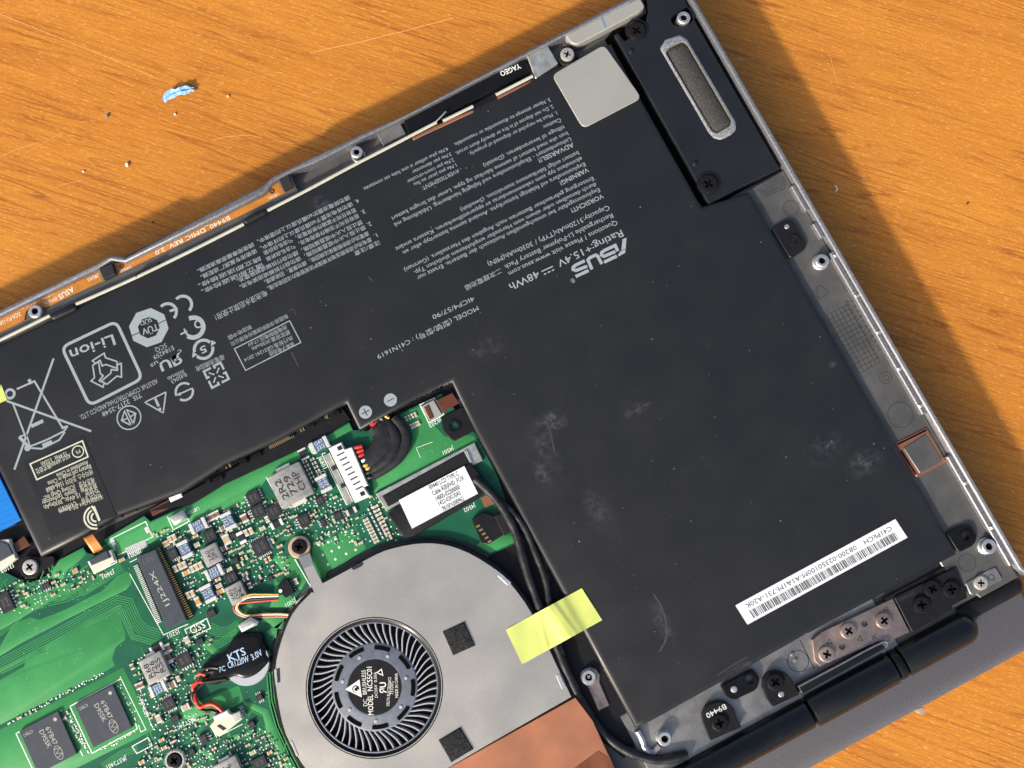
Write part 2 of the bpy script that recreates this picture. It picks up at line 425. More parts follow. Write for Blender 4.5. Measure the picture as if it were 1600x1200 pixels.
# ------------------------------------------------------------------ table
g = G(); g.prism([(-420, -330), (420, -330), (420, 330), (-420, 330)], -22, 0)
table = g.obj('table_top', M_wood, smooth=False); table['kind'] = 'structure'
def scratch(p, wd):
    q = smooth_path([(*at(x, y, 0), 0) for x, y in p], 5)
    n = len(q); g = G()
    g.stroke([(v.x + random.uniform(-.08, .08), v.y + random.uniform(-.08, .08)) for v in q], wd * .7, 0.02)
    g.obj('scratch', M_scratch, table, smooth=False)
for p, wd in (([(0, 22), (90, 58), (170, 90), (240, 120)], .35), ([(490, 81), (560, 66), (640, 46), (708, 28)], .38),
              ([(334, 218), (360, 213), (390, 212), (410, 215)], .25), ([(0, 245), (30, 232), (60, 223)], .22), ([(92, 290), (130, 281)], .2),
              ([(425, 220), (460, 224)], .2), ([(1140, 92), (1180, 92)], .22), ([(1298, 90), (1303, 110), (1311, 138)], .15),
              ([(560, 100), (500, 140), (470, 150)], .14), ([(1560, 570), (1590, 573)], .2), ([(40, 240), (100, 205)], .12)):
    scratch(p, wd)

# ------------------------------------------------------------------ laptop chassis
Z_RIM, Z_FLOOR, Z_LEDGE, Z_PCB, Z_BAT, Z_FAN, Z_LID = 15.0, 10.4, 12.0, 11.6, 14.0, 14.0, 6.5
XL = -150.0
laptop = thing('laptop', 'grey laptop lying upside down with its bottom cover removed', 'laptop', (0, 0, 0))
x_r = at(1320, 402, Z_RIM)[0]; y_f = at(600, 185, Z_RIM)[1]
y_lid = at(1435, 1109, Z_LID)[1]
ax0, ax1 = at(1515, 980, 12), at(1160, 1170, 12)
y_ax = (ax0[1] + ax1[1]) / 2
g = G(); g.prism(rounded([(XL, y_lid), (x_r - .5, y_lid), (x_r - .5, y_f - 1), (XL, y_f - 1)], 5), 0.8, Z_LID, [(0, .7), (.25, .2), (.7, 0)])
lid = g.obj('lid', M_lid, laptop)
g = G(); g.stroke([(XL, y_lid + .22), (x_r - 4, y_lid + .22)], .3, Z_LID - .62); g.obj('edge_seam', M_lidedge, lid, smooth=False)
g = G()
for fx, fy in ((1438, 1109),):
    c = at(fx, fy, 4.5); g.lathe((c[0], c[1] - .2), [(1.1, 1.0), (1.1, 5.0), (.9, 5.4), (0, 5.5)], 16)
g.obj('rubber_bumper', M_clear, lid)
y_b = y_ax + 3.0
g = G(); g.prism([(XL, y_b), (x_r - .6, y_b), (x_r - .6, y_f - .4), (XL, y_f - .4)], 6.9, Z_FLOOR)
deck = g.obj('deck', M_deck, laptop)
# front rim with its two microphone bulges
outer = [(0, 484), (150, 412), (170, 400), (180, 399), (195, 402.5), (380, 305), (408, 292), (423, 278), (455, 261.5), (567, 208), (631, 180)]
inner = [(624, 188), (564, 217), (492, 254), (455, 268), (425, 285), (413, 301), (380, 318), (195, 409.5), (173, 406), (152, 419.5), (0, 493)]
o_ = pts(outer, Z_RIM); i_ = pts(inner, Z_RIM)
o_ = [(XL, o_[0][1])] + o_ + [(x_r - 4, y_f), (x_r - 1.2, y_f - 1.2), (x_r, y_f - 4)]
i_ = [(x_r - 1.5, y_f - 5), (x_r - 5, y_f - 1.5)] + i_ + [(XL, i_[-1][1])]
g = G(); g.prism(o_ + i_, 6.9, Z_RIM, [(0, .35), (.22, .08), (.4, 0)]); g.obj('front_rim', M_rim, laptop)
g = G(); g.prism([(x_r, y_f - 4), (x_r - 1.45, y_f - 5), (x_r - 1.45, y_ax + 8), (x_r, y_ax + 5)], 6.9, Z_RIM - .004, [(0, .4), (.25, .1), (.45, 0)])
g.obj('side_rim', M_rim, laptop)
# inner ledge of the side rim, broken by the clip slots
ys = [at(*p, 14)[1] for p in ((1235, 290), (1262, 330), (1276, 345), (1290, 370), (1300, 392), (1450, 645), (1487, 708), (1590, 880))]
for ya, yb in ((ys[0], ys[1]), (ys[2], ys[3]), (ys[4], ys[5]), (ys[6], ys[7])):
    g = G(); g.prism([(x_r - 1.45, ya), (x_r - 1.45, yb), (x_r - 2.9, yb + .3), (x_r - 2.9, ya - .3)], 10.4, 14.1, [(0, .3), (.3, 0)])
    g.obj('rim_ledge', M_rim, laptop)
first = None
for p in ((1308, 398), (1341, 461), (1375, 518), (1408, 575), (1441, 633), (1511, 754), (1553, 823)):
    c = at(*p, 14.4)
    if not first:
        g = G(); g.box(c, 2.0, .9, 12, 14.5, 0, .25); first = g.obj('clip', M_post, laptop)
    else: copy_at(first, (c[0], c[1], 12), laptop)
# side channel floor, with mould marks
xs0 = at(1330, 590, Z_LEDGE)[0] - 4
ye = at(1500, 866, 12)[1]
g = G(); g.prism([(xs0, at(1165, 300, 12)[1]), (x_r - 1.5, at(1230, 262, 12)[1]), (x_r - 1.5, y_b + 2.2), (at(1500, 866, 12)[0] - 1, y_b + 2.2), (xs0, ye - 2)][::1], 10.0, Z_LEDGE, [(0, .3), (.3, 0)])
side = g.obj('channel_floor', M_deck, laptop)
g = G(); z = Z_LEDGE + .02
x0, x1 = at(1290, 490, z)[0], at(1325, 478, z)[0]
y0, y1 = at(1312, 482, z)[1], at(1362, 573, z)[1]
for k in range(6): g.stroke([(x0 + (x1 - x0) * k / 5, y0), (x0 + (x1 - x0) * k / 5, y1)], .16, z)
for k in range(14): g.stroke([(x0, y0 + (y1 - y0) * k / 13), (x1, y0 + (y1 - y0) * k / 13)], .14, z)
g.obj('date_grid', M_emb, side, smooth=False)
for c, r in (((1407, 648), 3.6), ((1384, 590), 1.7), ((1384, 590), .8), ((1236, 325), 2.2), ((1511, 879), 2.4)):
    g = G(); c = at(*c, z); g.stroke(circle(c, r, 28), .16, z, True); g.obj('ejector_mark', M_emb, side, smooth=False)
c = at(1284, 456, z)
tri = [(c[0] + 2.6 * math.cos(R(a)), c[1] + 2.6 * math.sin(R(a))) for a in (90, 210, 330)]
g = G(); g.stroke(rounded(ccw(tri), 1.2), .16, z, True); g.obj('recycling_mark', M_emb, side, smooth=False)
for l in ([(1188, 295), (1198, 303), (1222, 291), (1224, 275)], [(1183, 296), (1197, 307), (1226, 294), (1227, 276)]):
    g = G(); g.stroke(pts(l, z), .2, z); g.obj('mould_line', M_emb, side, smooth=False)
k = text_key('mould', 'mould_text', M_emb, side)
text(text_key('mould1', 'mould_text', M_emb, side), '>PC+ABS<', (1312, 425), (1322, 455), z, .9)
text(text_key('mould2', 'mould_text', M_emb, side), '05 06 07 08 09 10 11 12', (1322, 470), (1372, 560), z, .8)
text(k, '1 2 3 4 5 6 7 8 9 10', (1331, 470), (1376, 548), z, .8)

def standoff(px, r=1.85, top=14.4, base=11.9, name='standoff', parent=None):
    parent = parent or laptop
    c = at(*px, top); g = G()
    g.lathe(c, [(r + .35, base), (r + .3, base + .5), (r, base + .8), (r, top - .25), (r - .25, top), (r * .52, top), (r * .48, top - .15), (r * .46, base + .6), (0, base + .6)], 26)
    o = g.obj(name, M_post, parent)
    g = G(); g.lathe(c, [(r * .455, base + .65), (r * .45, top - .35), (0, top - .9)][:1] + [(r * .45, top - .5), (0, top - .9)], 18); g.obj('hole_shade_plug', M_dark, o)  # black plug paints the shade inside the bore
    return o
for p, rr, tp, bs in (((1285, 407), 1.95, 14.5, 11.9), ((1546, 854), 2.0, 14.5, 11.9), ((1039, 1155), 1.9, 13.6, 10.4), ((557, 237), 1.8, 14.2, 10.4), ((54, 486), 1.95, 14.2, 10.4), ((1068.5, 27), 1.95, 14.4, 10.4)):
    standoff(p, rr, tp, bs)

def screw(px, r, top, base, m, parent, a=None, name='screw', dome=.25):
    c = at(*px, top); a = random.uniform(0, 1.5) if a is None else a
    l, h = r * .52, r * .15
    cr = [(h, h), (h, l), (-h, l), (-h, h), (-l, h), (-l, -h), (-h, -h), (-h, -l), (h, -l), (h, -h), (l, -h), (l, h)]
    ca, sa = math.cos(a), math.sin(a)
    cr = ccw([(c[0] + x * ca - y * sa, c[1] + x * sa + y * ca) for x, y in cr])
    g = G(); g.prism(circle(c, r, 28), base, top, [(0, .32), (.08, .12), (.3, 0.02), (.45, 0)], holes=[cr])
    o = g.obj(name, m, parent)
    g = G(); g.flat(circle(c, r * .8, 12), base + (top - base) * .3); g.obj('recess', M_dark, o, smooth=False)  # black disc paints the shade at the bottom of the cross
    return o
def part(name, px, z0, z1, m, parent, prof=((0, .2), (.2, 0)), r=0, holes=(), **kw):
    p = pts(px, z1)
    if r: p = rounded(ccw(p), r)
    g = G(); g.prism(p, z0, z1, list(prof) if prof else None, holes=[pts(h, z1) for h in holes]); return g.obj(name, m, parent, **kw)
def hole_ring(px, r, z, z1): return circle(at(*px, z1), r, 18)

# black lugs in the side channel
def lug(px, z0, z1, dots, holes, m=M_blk, r=1.2, parent=None, name='mounting_lug'):
    parent = parent or laptop
    p = rounded(ccw(pts(px, z1)), r)
    g = G(); g.prism(p, z0, z1, [(0, .25), (.25, 0)], holes=[circle(at(*h, z1), hr, 18) for h, hr in holes])
    o = g.obj(name, m, parent)
    for h, hr in holes:
        g = G(); c = at(*h, z1); g.lathe(c, [(hr + .75, z1), (hr + .7, z1 + .3), (hr + .1, z1 + .3), (hr + .05, z1 - .6)], 22); g.obj('bushing', m, o)
    for d, dr in dots:
        g = G(); c = at(*d, z1); g.lathe(c, [(dr, z1), (dr * .8, z1 + .25), (0, z1 + .35)], 14); g.obj('peg', M_post, o)
    return o
lug(zm(1150, 250, 4.4457, [(245, 470), (345, 418), (395, 425), (430, 470), (490, 585), (480, 620), (380, 690)]), 12, 13.2, [((1229.5, 354), .75)], [((1240, 376), 1.1)])
lug([(1478, 832), (1510, 819), (1520, 822), (1527, 838), (1524, 851), (1498, 864)], 12, 13.2, [], [((1508, 838), 1.1)], M_blkgloss)
# copper cornered square window (second speaker gasket)
q = zm(1200, 500, 4, [(800, 770), (990, 675), (1115, 885), (930, 985)])
part('gasket_frame', q, 12.0, 12.5, M_copper, laptop, r=.5)
part('gasket_pad', zm(1200, 500, 4, [(845, 800), (985, 710), (1095, 880), (950, 960)]), 12.45, 12.8, M_deck, laptop, r=.4)
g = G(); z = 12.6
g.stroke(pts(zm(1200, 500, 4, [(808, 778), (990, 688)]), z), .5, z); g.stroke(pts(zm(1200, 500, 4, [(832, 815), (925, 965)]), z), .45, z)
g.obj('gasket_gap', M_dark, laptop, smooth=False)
# rim clip slots
for q in (zm(1150, 250, 4.4457, [(480, 290), (500, 300), (560, 405), (545, 400)]), zm(1200, 500, 4, [(1025, 622), (1050, 640), (1165, 840), (1155, 850)])):
    part('clip_slot', q, 11.5, 13.9, M_blk, laptop)

part('dark_gap_sheet', [(748, 690), (812, 846), (764, 868), (760, 880), (800, 930), (835, 975), (870, 1050), (880, 1110), (930, 1150), (975, 1185), (1003, 1150), (995, 1132), (875, 900), (760, 690)], 10.4, 10.7, M_blk, laptop, None)  # black sheet laid on the deck between fan and battery
part('dark_gap_sheet', [(-60, 730), (20, 780), (66, 862), (100, 855), (230, 795), (300, 762), (430, 690), (545, 625), (705, 592), (720, 640), (560, 690), (350, 775), (160, 870), (60, 912), (-60, 915)], 10.4, 10.6, M_blk, laptop, None)  # black sheet standing in for the shade between battery and board
part('dark_gap_sheet', [(945, 62), (960, 45), (985, 40), (1010, 20), (1000, -30), (1050, -50), (1085, 0), (1228, 262), (1160, 298), (1104, 330), (1080, 300)], 10.4, 10.65, M_dark, laptop, None)  # black sheet painting the shade in the gaps around the speaker
part('dark_gap_sheet', [(1380, 936), (1492, 876), (1497, 888), (1396, 944)], 10.9, 12.0, M_blk, laptop, None)  # black strip filling the gap between battery and hinge cover
# ---- hinge edge
yb0 = at(1010, 1129, Z_BAT)[1]
# bare plate between battery and hinge
g = G(); g.prism([(at(985, 1150, 11)[0], y_ax + 4), (at(1400, 1000, 11)[0], y_ax + 4), (at(1400, 1000, 11)[0], yb0 + 4), (at(985, 1150, 11)[0], yb0 + 4)], 10.0, 10.9, [(0, .2), (.2, 0)])
hp = g.obj('hinge_edge_plate', M_plate, laptop)
g = G(); z = 10.93
g.stroke(pts(zm(1200, 780, 4, [(200, 880), (290, 1060)]), z), .25, z); g.stroke(circle(at(1247, 1033, z), 2.9, 30), .2, z, True)
g.obj('plate_line', M_emb, hp, smooth=False)
for p in ((1238, 1022), (1243, 1031)):
    g = G(); g.lathe(at(*p, 11.1), [(.7, 10.9), (.55, 11.2), (0, 11.35)], 14); g.obj('dimple', M_plate, hp)
r_h = 4.4
def wp3(l, z): return smooth_path([(*at(x, y, z), z) for x, y in l], 5)
def barrel(x0, x1, r, m=M_hinge, name='hinge_barrel', zc=10.6, cap=True, dy=0):
    g = G(); n = 28
    prof = [(x0 + .01, r * .86), (x0 + .25, r * .97), (x0 + .6, r), (x1 - .6, r), (x1 - .25, r * .97), (x1, r * .86)]
    if cap == 'round': prof = prof[:3] + [(x1 - r + r * math.sin(R(a)), r * math.cos(R(a)) + .02) for a in (0, 20, 40, 60, 75, 88)]
    prev = None
    for x, rr in prof:
        idx = []
        for k in range(n):
            a = 2 * math.pi * k / n; idx.append(len(g.V)); g.V.append((x, y_ax + dy + rr * math.cos(a), zc + rr * math.sin(a)))
        if prev:
            for k in range(n): g.F.append((prev[k], idx[k], idx[(k + 1) % n], prev[(k + 1) % n]))
        else: g.F.append(tuple(idx))
        prev = idx
    g.F.append(tuple(reversed(prev)))
    return g.obj(name, m, laptop)
xa, xb, xc, xd = at(1264, 1105, 14)[0], at(1396, 1035, 14)[0], at(1412, 1032, 14)[0], at(1530, 975, 13)[0]
barrel(XL + 20, xa - .3, r_h * .96)
barrel(xa + .3, xb - .2, r_h * 1.04)
barrel(xb + .1, xc - .1, r_h * .98, M_blkgloss, 'hinge_collar')
barrel(xc + .2, xd, r_h, cap='round')
barrel(xd - 3.0, x_r - .5, r_h * .62, M_blk, 'corner_cover', zc=9.2, cap='round', dy=3.2)
# flange of the middle barrel
part('barrel_flange', [(1246, 1072), (1377, 1003), (1384, 1013), (1252, 1086)], 11.0, 13.4, M_hinge, laptop, ((0, .5), (.3, .1), (.6, 0)), r=.6)
g = G(); g.tube(wp3([(1247, 1073), (1300, 1045), (1378, 1004), (1385, 1012)], 13.2), .28, 8); g.obj('flange_highlight', M_rim, laptop)  # pale tube standing in for the highlight along the flange bevel
# dark tray under the barrels
g = G(); g.prism([(XL, y_ax - 4.9), (xd - 1, y_ax - 4.9), (xd + .8, y_ax - 3.0), (xd + 1.2, y_ax - .2), (x_r - 4, y_ax - .2), (x_r - 2, y_ax + 1.5), (x_r - 2, y_b - .3), (XL, y_b - .3)], 6.52, 7.4, [(0, .3), (.3, 0)])
g.obj('hinge_tray', M_blkgloss, laptop)
# hinge bracket with three pan head screws
q = zm(1200, 780, 4, [(275, 880), (335, 828), (780, 618), (890, 832), (725, 905), (690, 893), (330, 1046), (292, 1012)])
p = ccw(pts(q, 12.2)); hl = [circle(at(*c, 12.2), .95, 16) for c in ((1316, 1010), (1351, 974))]
g = G(); g.prism(p, 10.9, 12.2, [(0, .25), (.2, 0)], holes=hl); hb = g.obj('hinge_bracket', M_hplate, laptop)
for c in ((1292.5, 1022.5), (1326.5, 986), (1382, 970)): screw(c, 2.25, 13.0, 12.1, M_hplate, hb)
k = text_key('hb', 'stamped_mark', M_emb, hb)
text(k, 'R', (1367, 998), (1364, 991), 12.22, 1.5)
for c in ((1296, 1003), (1344, 998), (1385, 952)):
    g = G(); c = at(*c, 12.22); g.stroke([(c[0] - .8, c[1]), (c[0] + .4, c[1] + .7), (c[0] + .4, c[1] - .7)], .2, 12.22, True); g.obj('stamped_arrow', M_emb, hb, smooth=False)
q = zm(1200, 780, 4, [(788, 612), (1160, 430), (1185, 445), (1250, 615), (1150, 668), (1155, 690), (905, 832), (885, 800)])
hk = part('hinge_cover_plate', q, 10.9, 12.6, M_blk, laptop, r=.5)
for c in ((1457.5, 920), (1487.5, 921), (1441, 945)): screw(c, 2.35, 13.4, 12.5, M_screw, hk)
k = text_key('hk', 'moulded_text', M_emb, hk)
text(k, 'B9440', (1428, 926), (1404, 938), 12.62, .9)
q = zm(1200, 780, 4, [(1235, 525), (1420, 425), (1470, 500), (1285, 603), (1262, 590)])
sp_ = part('corner_plate', q, 11.9, 12.5, M_plate, laptop, r=.4)
screw((1533.5, 911), 1.95, 13.1, 12.4, M_screws, sp_)
g = G(); g.stroke(circle(at(1549, 902, 12.52), .75, 18), .22, 12.52, True); g.obj('stamped_ring', M_emb, sp_, smooth=False)
# two screwed black feet of the hinge rail
b1 = part('rail_foot', zm(860, 950, 4, [(955, 720), (950, 665), (968, 622), (1005, 596), (1055, 584), (1105, 592), (1145, 625), (1170, 700), (1195, 745), (1000, 830)]), 10.9, 13.0, M_blk, laptop, r=.5)
screw((1125, 1130), 2.3, 13.7, 12.9, M_screw, b1)
text(text_key('b1', 'part_number', M_ltext, b1), 'B9440', (1134, 1103.5), (1104, 1119), 13.03, 1.25)
b2 = part('rail_foot', zm(860, 950, 4, [(1328, 500), (1335, 440), (1370, 402), (1420, 392), (1470, 405), (1505, 440), (1560, 540), (1390, 620), (1355, 575)]), 10.9, 13.0, M_blk, laptop, r=.5)
screw((1212, 1066), 2.3, 13.7, 12.9, M_screw, b2)
g = G(); g.lathe(at(1221, 1085, 13.1), [(.8, 13), (.6, 13.2), (0, 13.25)], 14); g.obj('peg', M_post, b2)
lug(zm(860, 950, 4, [(1060, 488), (1270, 378), (1312, 440), (1292, 510), (1150, 577), (1100, 555)]), 10.9, 12.8, [((1147, 1077), .95)], [((1171, 1062), 1.1)], M_blkgloss)
# tan earth tab with a threaded bush beside the cable
et = part('earth_tab', zm(860, 950, 4, [(190, 410), (215, 380), (245, 368), (285, 380), (310, 420), (308, 465), (370, 608), (300, 648), (235, 490), (200, 465)]), 10.4, 11.2, M_hplate, laptop)
standoff((920, 1058.5), 2.0, 12.4, 11.1, 'threaded_bush', et)
# clear glue thread at the end of the battery
g = G(); g.tube(smooth_path([(*at(x, y, 11.8), zz) for x, y, zz in ((995, 1140, 12.5), (1003, 1155, 11.8), (1008, 1170, 11.5), (1020, 1176, 11.4), (1030, 1166, 11.4))]), .9, 8); g.obj('glue_bead', M_glue, laptop)
# board screws
s1 = part('screw_seat', [(28, 885), (31, 874), (42, 868), (58, 870), (84, 868), (86, 880), (64, 893), (56, 903), (42, 905), (32, 898)], 11.6, 12.3, M_blk, laptop, r=.6)
screw((46, 886), 2.15, 13.2, 12.2, M_screws, s1)
# tabs near the minus terminal
tb_ = lug([(688, 652), (724, 634), (743, 672), (708, 690), (693, 674)], 10.4, 12.2, [], [((709, 667), 1.2)], M_blk, .8)
part('brown_pad', [(681, 625), (707, 613), (718, 629), (692, 644)], 11.8, 12.6, M_brown, laptop)

# ------------------------------------------------------------------ battery
ZP = Z_BAT + .02
battery = thing('battery_pack', 'large flat black L-shaped battery pack covered in grey safety print', 'battery', (*at(900, 600, 10.4), Z_FLOOR))
bo = [(0, 538), (80, 499), (120, 480), (400, 340), (620, 224), (700, 188), (770, 152), (862, 108), (955, 66), (1000, 150), (1097, 322), (1171, 299),
      (1350, 610), (1496, 866), (1250, 998), (1012, 1131), (993, 1139), (870, 910), (744, 678), (706, 598), (640, 630), (561, 674), (541, 631), (534, 634), (425, 693),
      (350, 727), (285, 769), (180, 808), (140, 832), (62, 871), (0, 742)]
bp_ = pts(bo, Z_BAT); e = at(-80, 570, Z_BAT)
bp_ += [at(-86, 560, Z_BAT)]
BPROF = [(0, 1.1), (.2, .6), (.55, .26), (1.1, .07), (1.8, 0)]
g = G(); g.prism(bp_, Z_FLOOR + .02, Z_BAT, BPROF)
body = g.obj('body', M_batt, battery, ang=60)
# lower protection board ledge along the notch
lo = [(534, 636), (462, 668), (382, 722), (285, 773), (231, 800), (300, 788), (350, 757), (494, 690), (548, 655)]
g = G(); g.prism(pts(lo, 12.2), 10.45, 12.2, [(0, .15), (.15, 0)]); led = g.obj('protection_board', M_blk, battery)
g = G()
for i in range(15):
    t = i / 14; c = at(422 + 36 * t, 699 - 18 * t, 12.3); g.box(c, .28, .9, 12.1, 12.4)
for p in ((508, 652), (511, 651), (470, 672), (474, 670), (353, 729), (359, 727)):
    g.box(at(*p, 12.3), .4, 1.2, 12.1, 12.5)
g.obj('contact_row', M_gold, led)
first = None
for i, (x, y, l) in enumerate(((500, 657, 2.6), (485, 664, 2), (455, 678, 1.6), (400, 712, 3), (380, 722, 2.2), (525, 645, 2.0), (340, 748, 3), (325, 752, 1.5))):
    g = G(); g.box(at(x, y, 12.8), l, 1.4, 12.1, 13.0, 0, .15); g.obj('board_component', M_blkgloss, led)
q = zm(180, 720, 5.333, [(440, 300), (550, 262), (560, 300), (460, 345)]); part('tape_flag', q, 12.0, 12.6, M_whitep, battery)
part('brown_tape', zm(180, 720, 5.333, [(285, 405), (440, 320), (570, 290), (575, 330), (310, 460)]), 11.0, 12.1, M_brown, battery)
# seam of white dust on the cut edge by the terminals
random.seed(4)
g = G()
for i in range(60):
    t = random.random(); x, y = 560 + 146 * t, 676 - 78 * t
    c = at(x + random.gauss(0, 2), y + random.gauss(0, 2), Z_BAT - .5); g.box(c, random.uniform(.15, .5), random.uniform(.1, .3), Z_BAT - 1.2, Z_BAT - .1 + random.uniform(-.3, .05), random.uniform(0, 180))
for i in range(60):
    t = random.random(); x, y = 180 + 354 * t, 808 - 174 * t
    if 285 < x < 425: y += 4
    c = at(x + random.gauss(0, 1.5), y + random.gauss(0, 2), Z_BAT - .8); g.box(c, random.uniform(.2, .8), random.uniform(.1, .4), Z_BAT - 1.5, Z_BAT - .6 + random.uniform(-.2, .1), random.uniform(0, 180))
g.obj('torn_film_edge', M_blkgloss, battery, smooth=False, kind='stuff')
# pale rub marks, plus a film crease painted on as a pale line
M_rub = mat('rub_crease_mark', (0.016, 0.018, 0.021), 0.6, col2=(0.055, 0.06, 0.068), vscale=1100)
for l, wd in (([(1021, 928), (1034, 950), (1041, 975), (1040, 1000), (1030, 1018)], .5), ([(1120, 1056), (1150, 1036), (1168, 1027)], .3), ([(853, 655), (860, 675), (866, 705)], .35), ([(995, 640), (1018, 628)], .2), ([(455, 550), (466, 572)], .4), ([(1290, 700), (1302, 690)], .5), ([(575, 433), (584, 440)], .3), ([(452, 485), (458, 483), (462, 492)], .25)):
    g = G(); g.stroke([(v.x, v.y) for v in smooth_path([(*at(x, y, ZP), 0) for x, y in l], 5)], wd, ZP - .012); g.obj('rub_crease_mark', M_rub, body, smooth=False)
random.seed(31)
bpoly = [(10, 545), (400, 350), (860, 125), (960, 175), (1100, 330), (1170, 310), (1485, 865), (1010, 1120), (750, 680), (705, 605), (560, 660), (540, 640), (60, 860)]
def in_poly(poly):
    xs = [p[0] for p in poly]; ys = [p[1] for p in poly]
    while True:
        x, y = random.uniform(min(xs), max(xs)), random.uniform(min(ys), max(ys)); ins = False
        for i in range(len(poly)):
            (x1_, y1_), (x2_, y2_) = poly[i - 1], poly[i]
            if (y1_ > y) != (y2_ > y) and x < (x2_ - x1_) * (y - y1_) / (y2_ - y1_) + x1_: ins = not ins
        if ins: return x, y
M_dust = mat('dust', (0.20, 0.21, 0.22), 0.8, spec=0.1); M_dust2 = mat('dust_faint', (0.036, 0.039, 0.044), 0.8, spec=0.1)
g, g2 = G(), G()
def speck(gg, x, y, r, z):
    c = at(x, y, z); a0 = random.uniform(0, 6.3); k_ = random.uniform(.45, 1)
    gg.flat([(c[0] + r * math.cos(a0 + t), c[1] + r * k_ * math.sin(a0 + t)) for t in (0, 1.3, 2.6, 3.8, 5.1)], z)
for i in range(700): speck(g if random.random() < .35 else g2, *in_poly(bpoly), abs(random.gauss(0, .09)) + .04, ZP + .13)
# powdery smudges rubbed into the film
t_ = M_batt.node_tree; L_n = t_.links.new; bs_ = t_.nodes['Principled BSDF']
old = bs_.inputs['Base Color'].links[0].from_socket
gpos = t_.nodes.new('ShaderNodeNewGeometry'); acc = None
for cx, cy, rx, ry, k_ in ((860, 660, 4.5, 3.2, 1.0), (848, 740, 2.0, 4.0, .9), (852, 700, 3.0, 8.0, .5), (1350, 724, 5.0, 3.2, .9), (1301, 569, 1.1, 1.0, 1.0), (995, 640, 3.5, 1.6, .8), (1160, 1042, 5, 2, .5), (1037, 975, 2.0, 6.0, .7), (500, 318, 2.6, 2.2, .8), (935, 800, 3.0, 7.0, .45), (1290, 700, 6, 4, .4), (760, 545, 5, 3, .45)):
    c = at(cx, cy, Z_BAT)
    sb_ = t_.nodes.new('ShaderNodeVectorMath'); sb_.operation = 'SUBTRACT'; sb_.inputs[1].default_value = (c[0] * MM, c[1] * MM, Z_BAT * MM); L_n(gpos.outputs['Position'], sb_.inputs[0])
    ml = t_.nodes.new('ShaderNodeVectorMath'); ml.operation = 'MULTIPLY'; ml.inputs[1].default_value = (1000 / rx, 1000 / ry, 0); L_n(sb_.outputs[0], ml.inputs[0])
    ln = t_.nodes.new('ShaderNodeVectorMath'); ln.operation = 'LENGTH'; L_n(ml.outputs[0], ln.inputs[0])
    mr_ = t_.nodes.new('ShaderNodeMapRange'); mr_.interpolation_type = 'SMOOTHSTEP'; mr_.inputs['From Min'].default_value = 1.5; mr_.inputs['From Max'].default_value = 0.0; mr_.inputs['To Max'].default_value = k_; L_n(ln.outputs['Value'], mr_.inputs['Value'])
    if acc is None: acc = mr_.outputs['Result']
    else:
        mx_ = t_.nodes.new('ShaderNodeMath'); mx_.operation = 'MAXIMUM'; L_n(acc, mx_.inputs[0]); L_n(mr_.outputs['Result'], mx_.inputs[1]); acc = mx_.outputs[0]
nz = t_.nodes.new('ShaderNodeTexNoise'); nz.inputs['Scale'].default_value = 420; nz.inputs['Detail'].default_value = 8; nz.inputs['Roughness'].default_value = 0.75; L_n(gpos.outputs['Position'], nz.inputs['Vector'])
nr = t_.nodes.new('ShaderNodeMapRange'); nr.inputs['From Min'].default_value = 0.44; nr.inputs['From Max'].default_value = 0.66; L_n(nz.outputs['Fac'], nr.inputs['Value'])
pm = t_.nodes.new('ShaderNodeMath'); pm.operation = 'MULTIPLY'; L_n(acc, pm.inputs[0]); L_n(nr.outputs['Result'], pm.inputs[1])
sm = t_.nodes.new('ShaderNodeMix'); sm.data_type = 'RGBA'; L_n(pm.outputs[0], sm.inputs['Factor']); L_n(old, sm.inputs['A']); sm.inputs['B'].default_value = (0.085, 0.09, 0.105, 1); L_n(sm.outputs['Result'], bs_.inputs['Base Color'])
g.obj('dust_specks', M_dust, body, smooth=False, kind='stuff'); g2.obj('faint_dust', M_dust2, body, smooth=False, kind='stuff')
# grey square sticker
part('grey_sticker', [(862, 117), (944, 69), (1003, 153), (911, 201)], Z_BAT - .2, Z_BAT + .22, M_greystick, battery, r=2.0)
# bar code label
lab = part('barcode_label', [(1149, 946), (1399, 811), (1418, 840), (1168, 976)], Z_BAT - .1, Z_BAT + .1, M_white, battery, None)
zl = Z_BAT + .12
A, B, C_, D = (Vector(at(*p, zl)) for p in ((1399, 811), (1149, 946), (1168, 976), (1418, 840)))
def lq(s, t): return (A * (1 - s) * (1 - t) + B * s * (1 - t) + C_ * s * t + D * (1 - s) * t)
random.seed(21); g = G(); s = .045
while s < .955:
    wdt = random.choice((.0022, .0022, .0045, .0065)); 
    g.flat([tuple(lq(s, .5)), tuple(lq(s + wdt, .5)), tuple(lq(s + wdt, .88)), tuple(lq(s, .88))], zl); s += wdt + random.choice((.0025, .0025, .0045, .006))
g.obj('bar_code', M_ink, lab, smooth=False)
def lpx(s, t): return (1399 + (1149 - 1399) * s + 19 * t, 811 + (946 - 811) * s + 29.5 * t)
k = text_key('bc', 'label_text', M_ink, lab)
text(k, 'C41PkCH', lpx(.045, .27), lpx(.215, .27), zl, 1.3)
text(k, '0B200-02350100M-A1A1M-731-A20K', lpx(.265, .27), lpx(.955, .27), zl, 1.3)

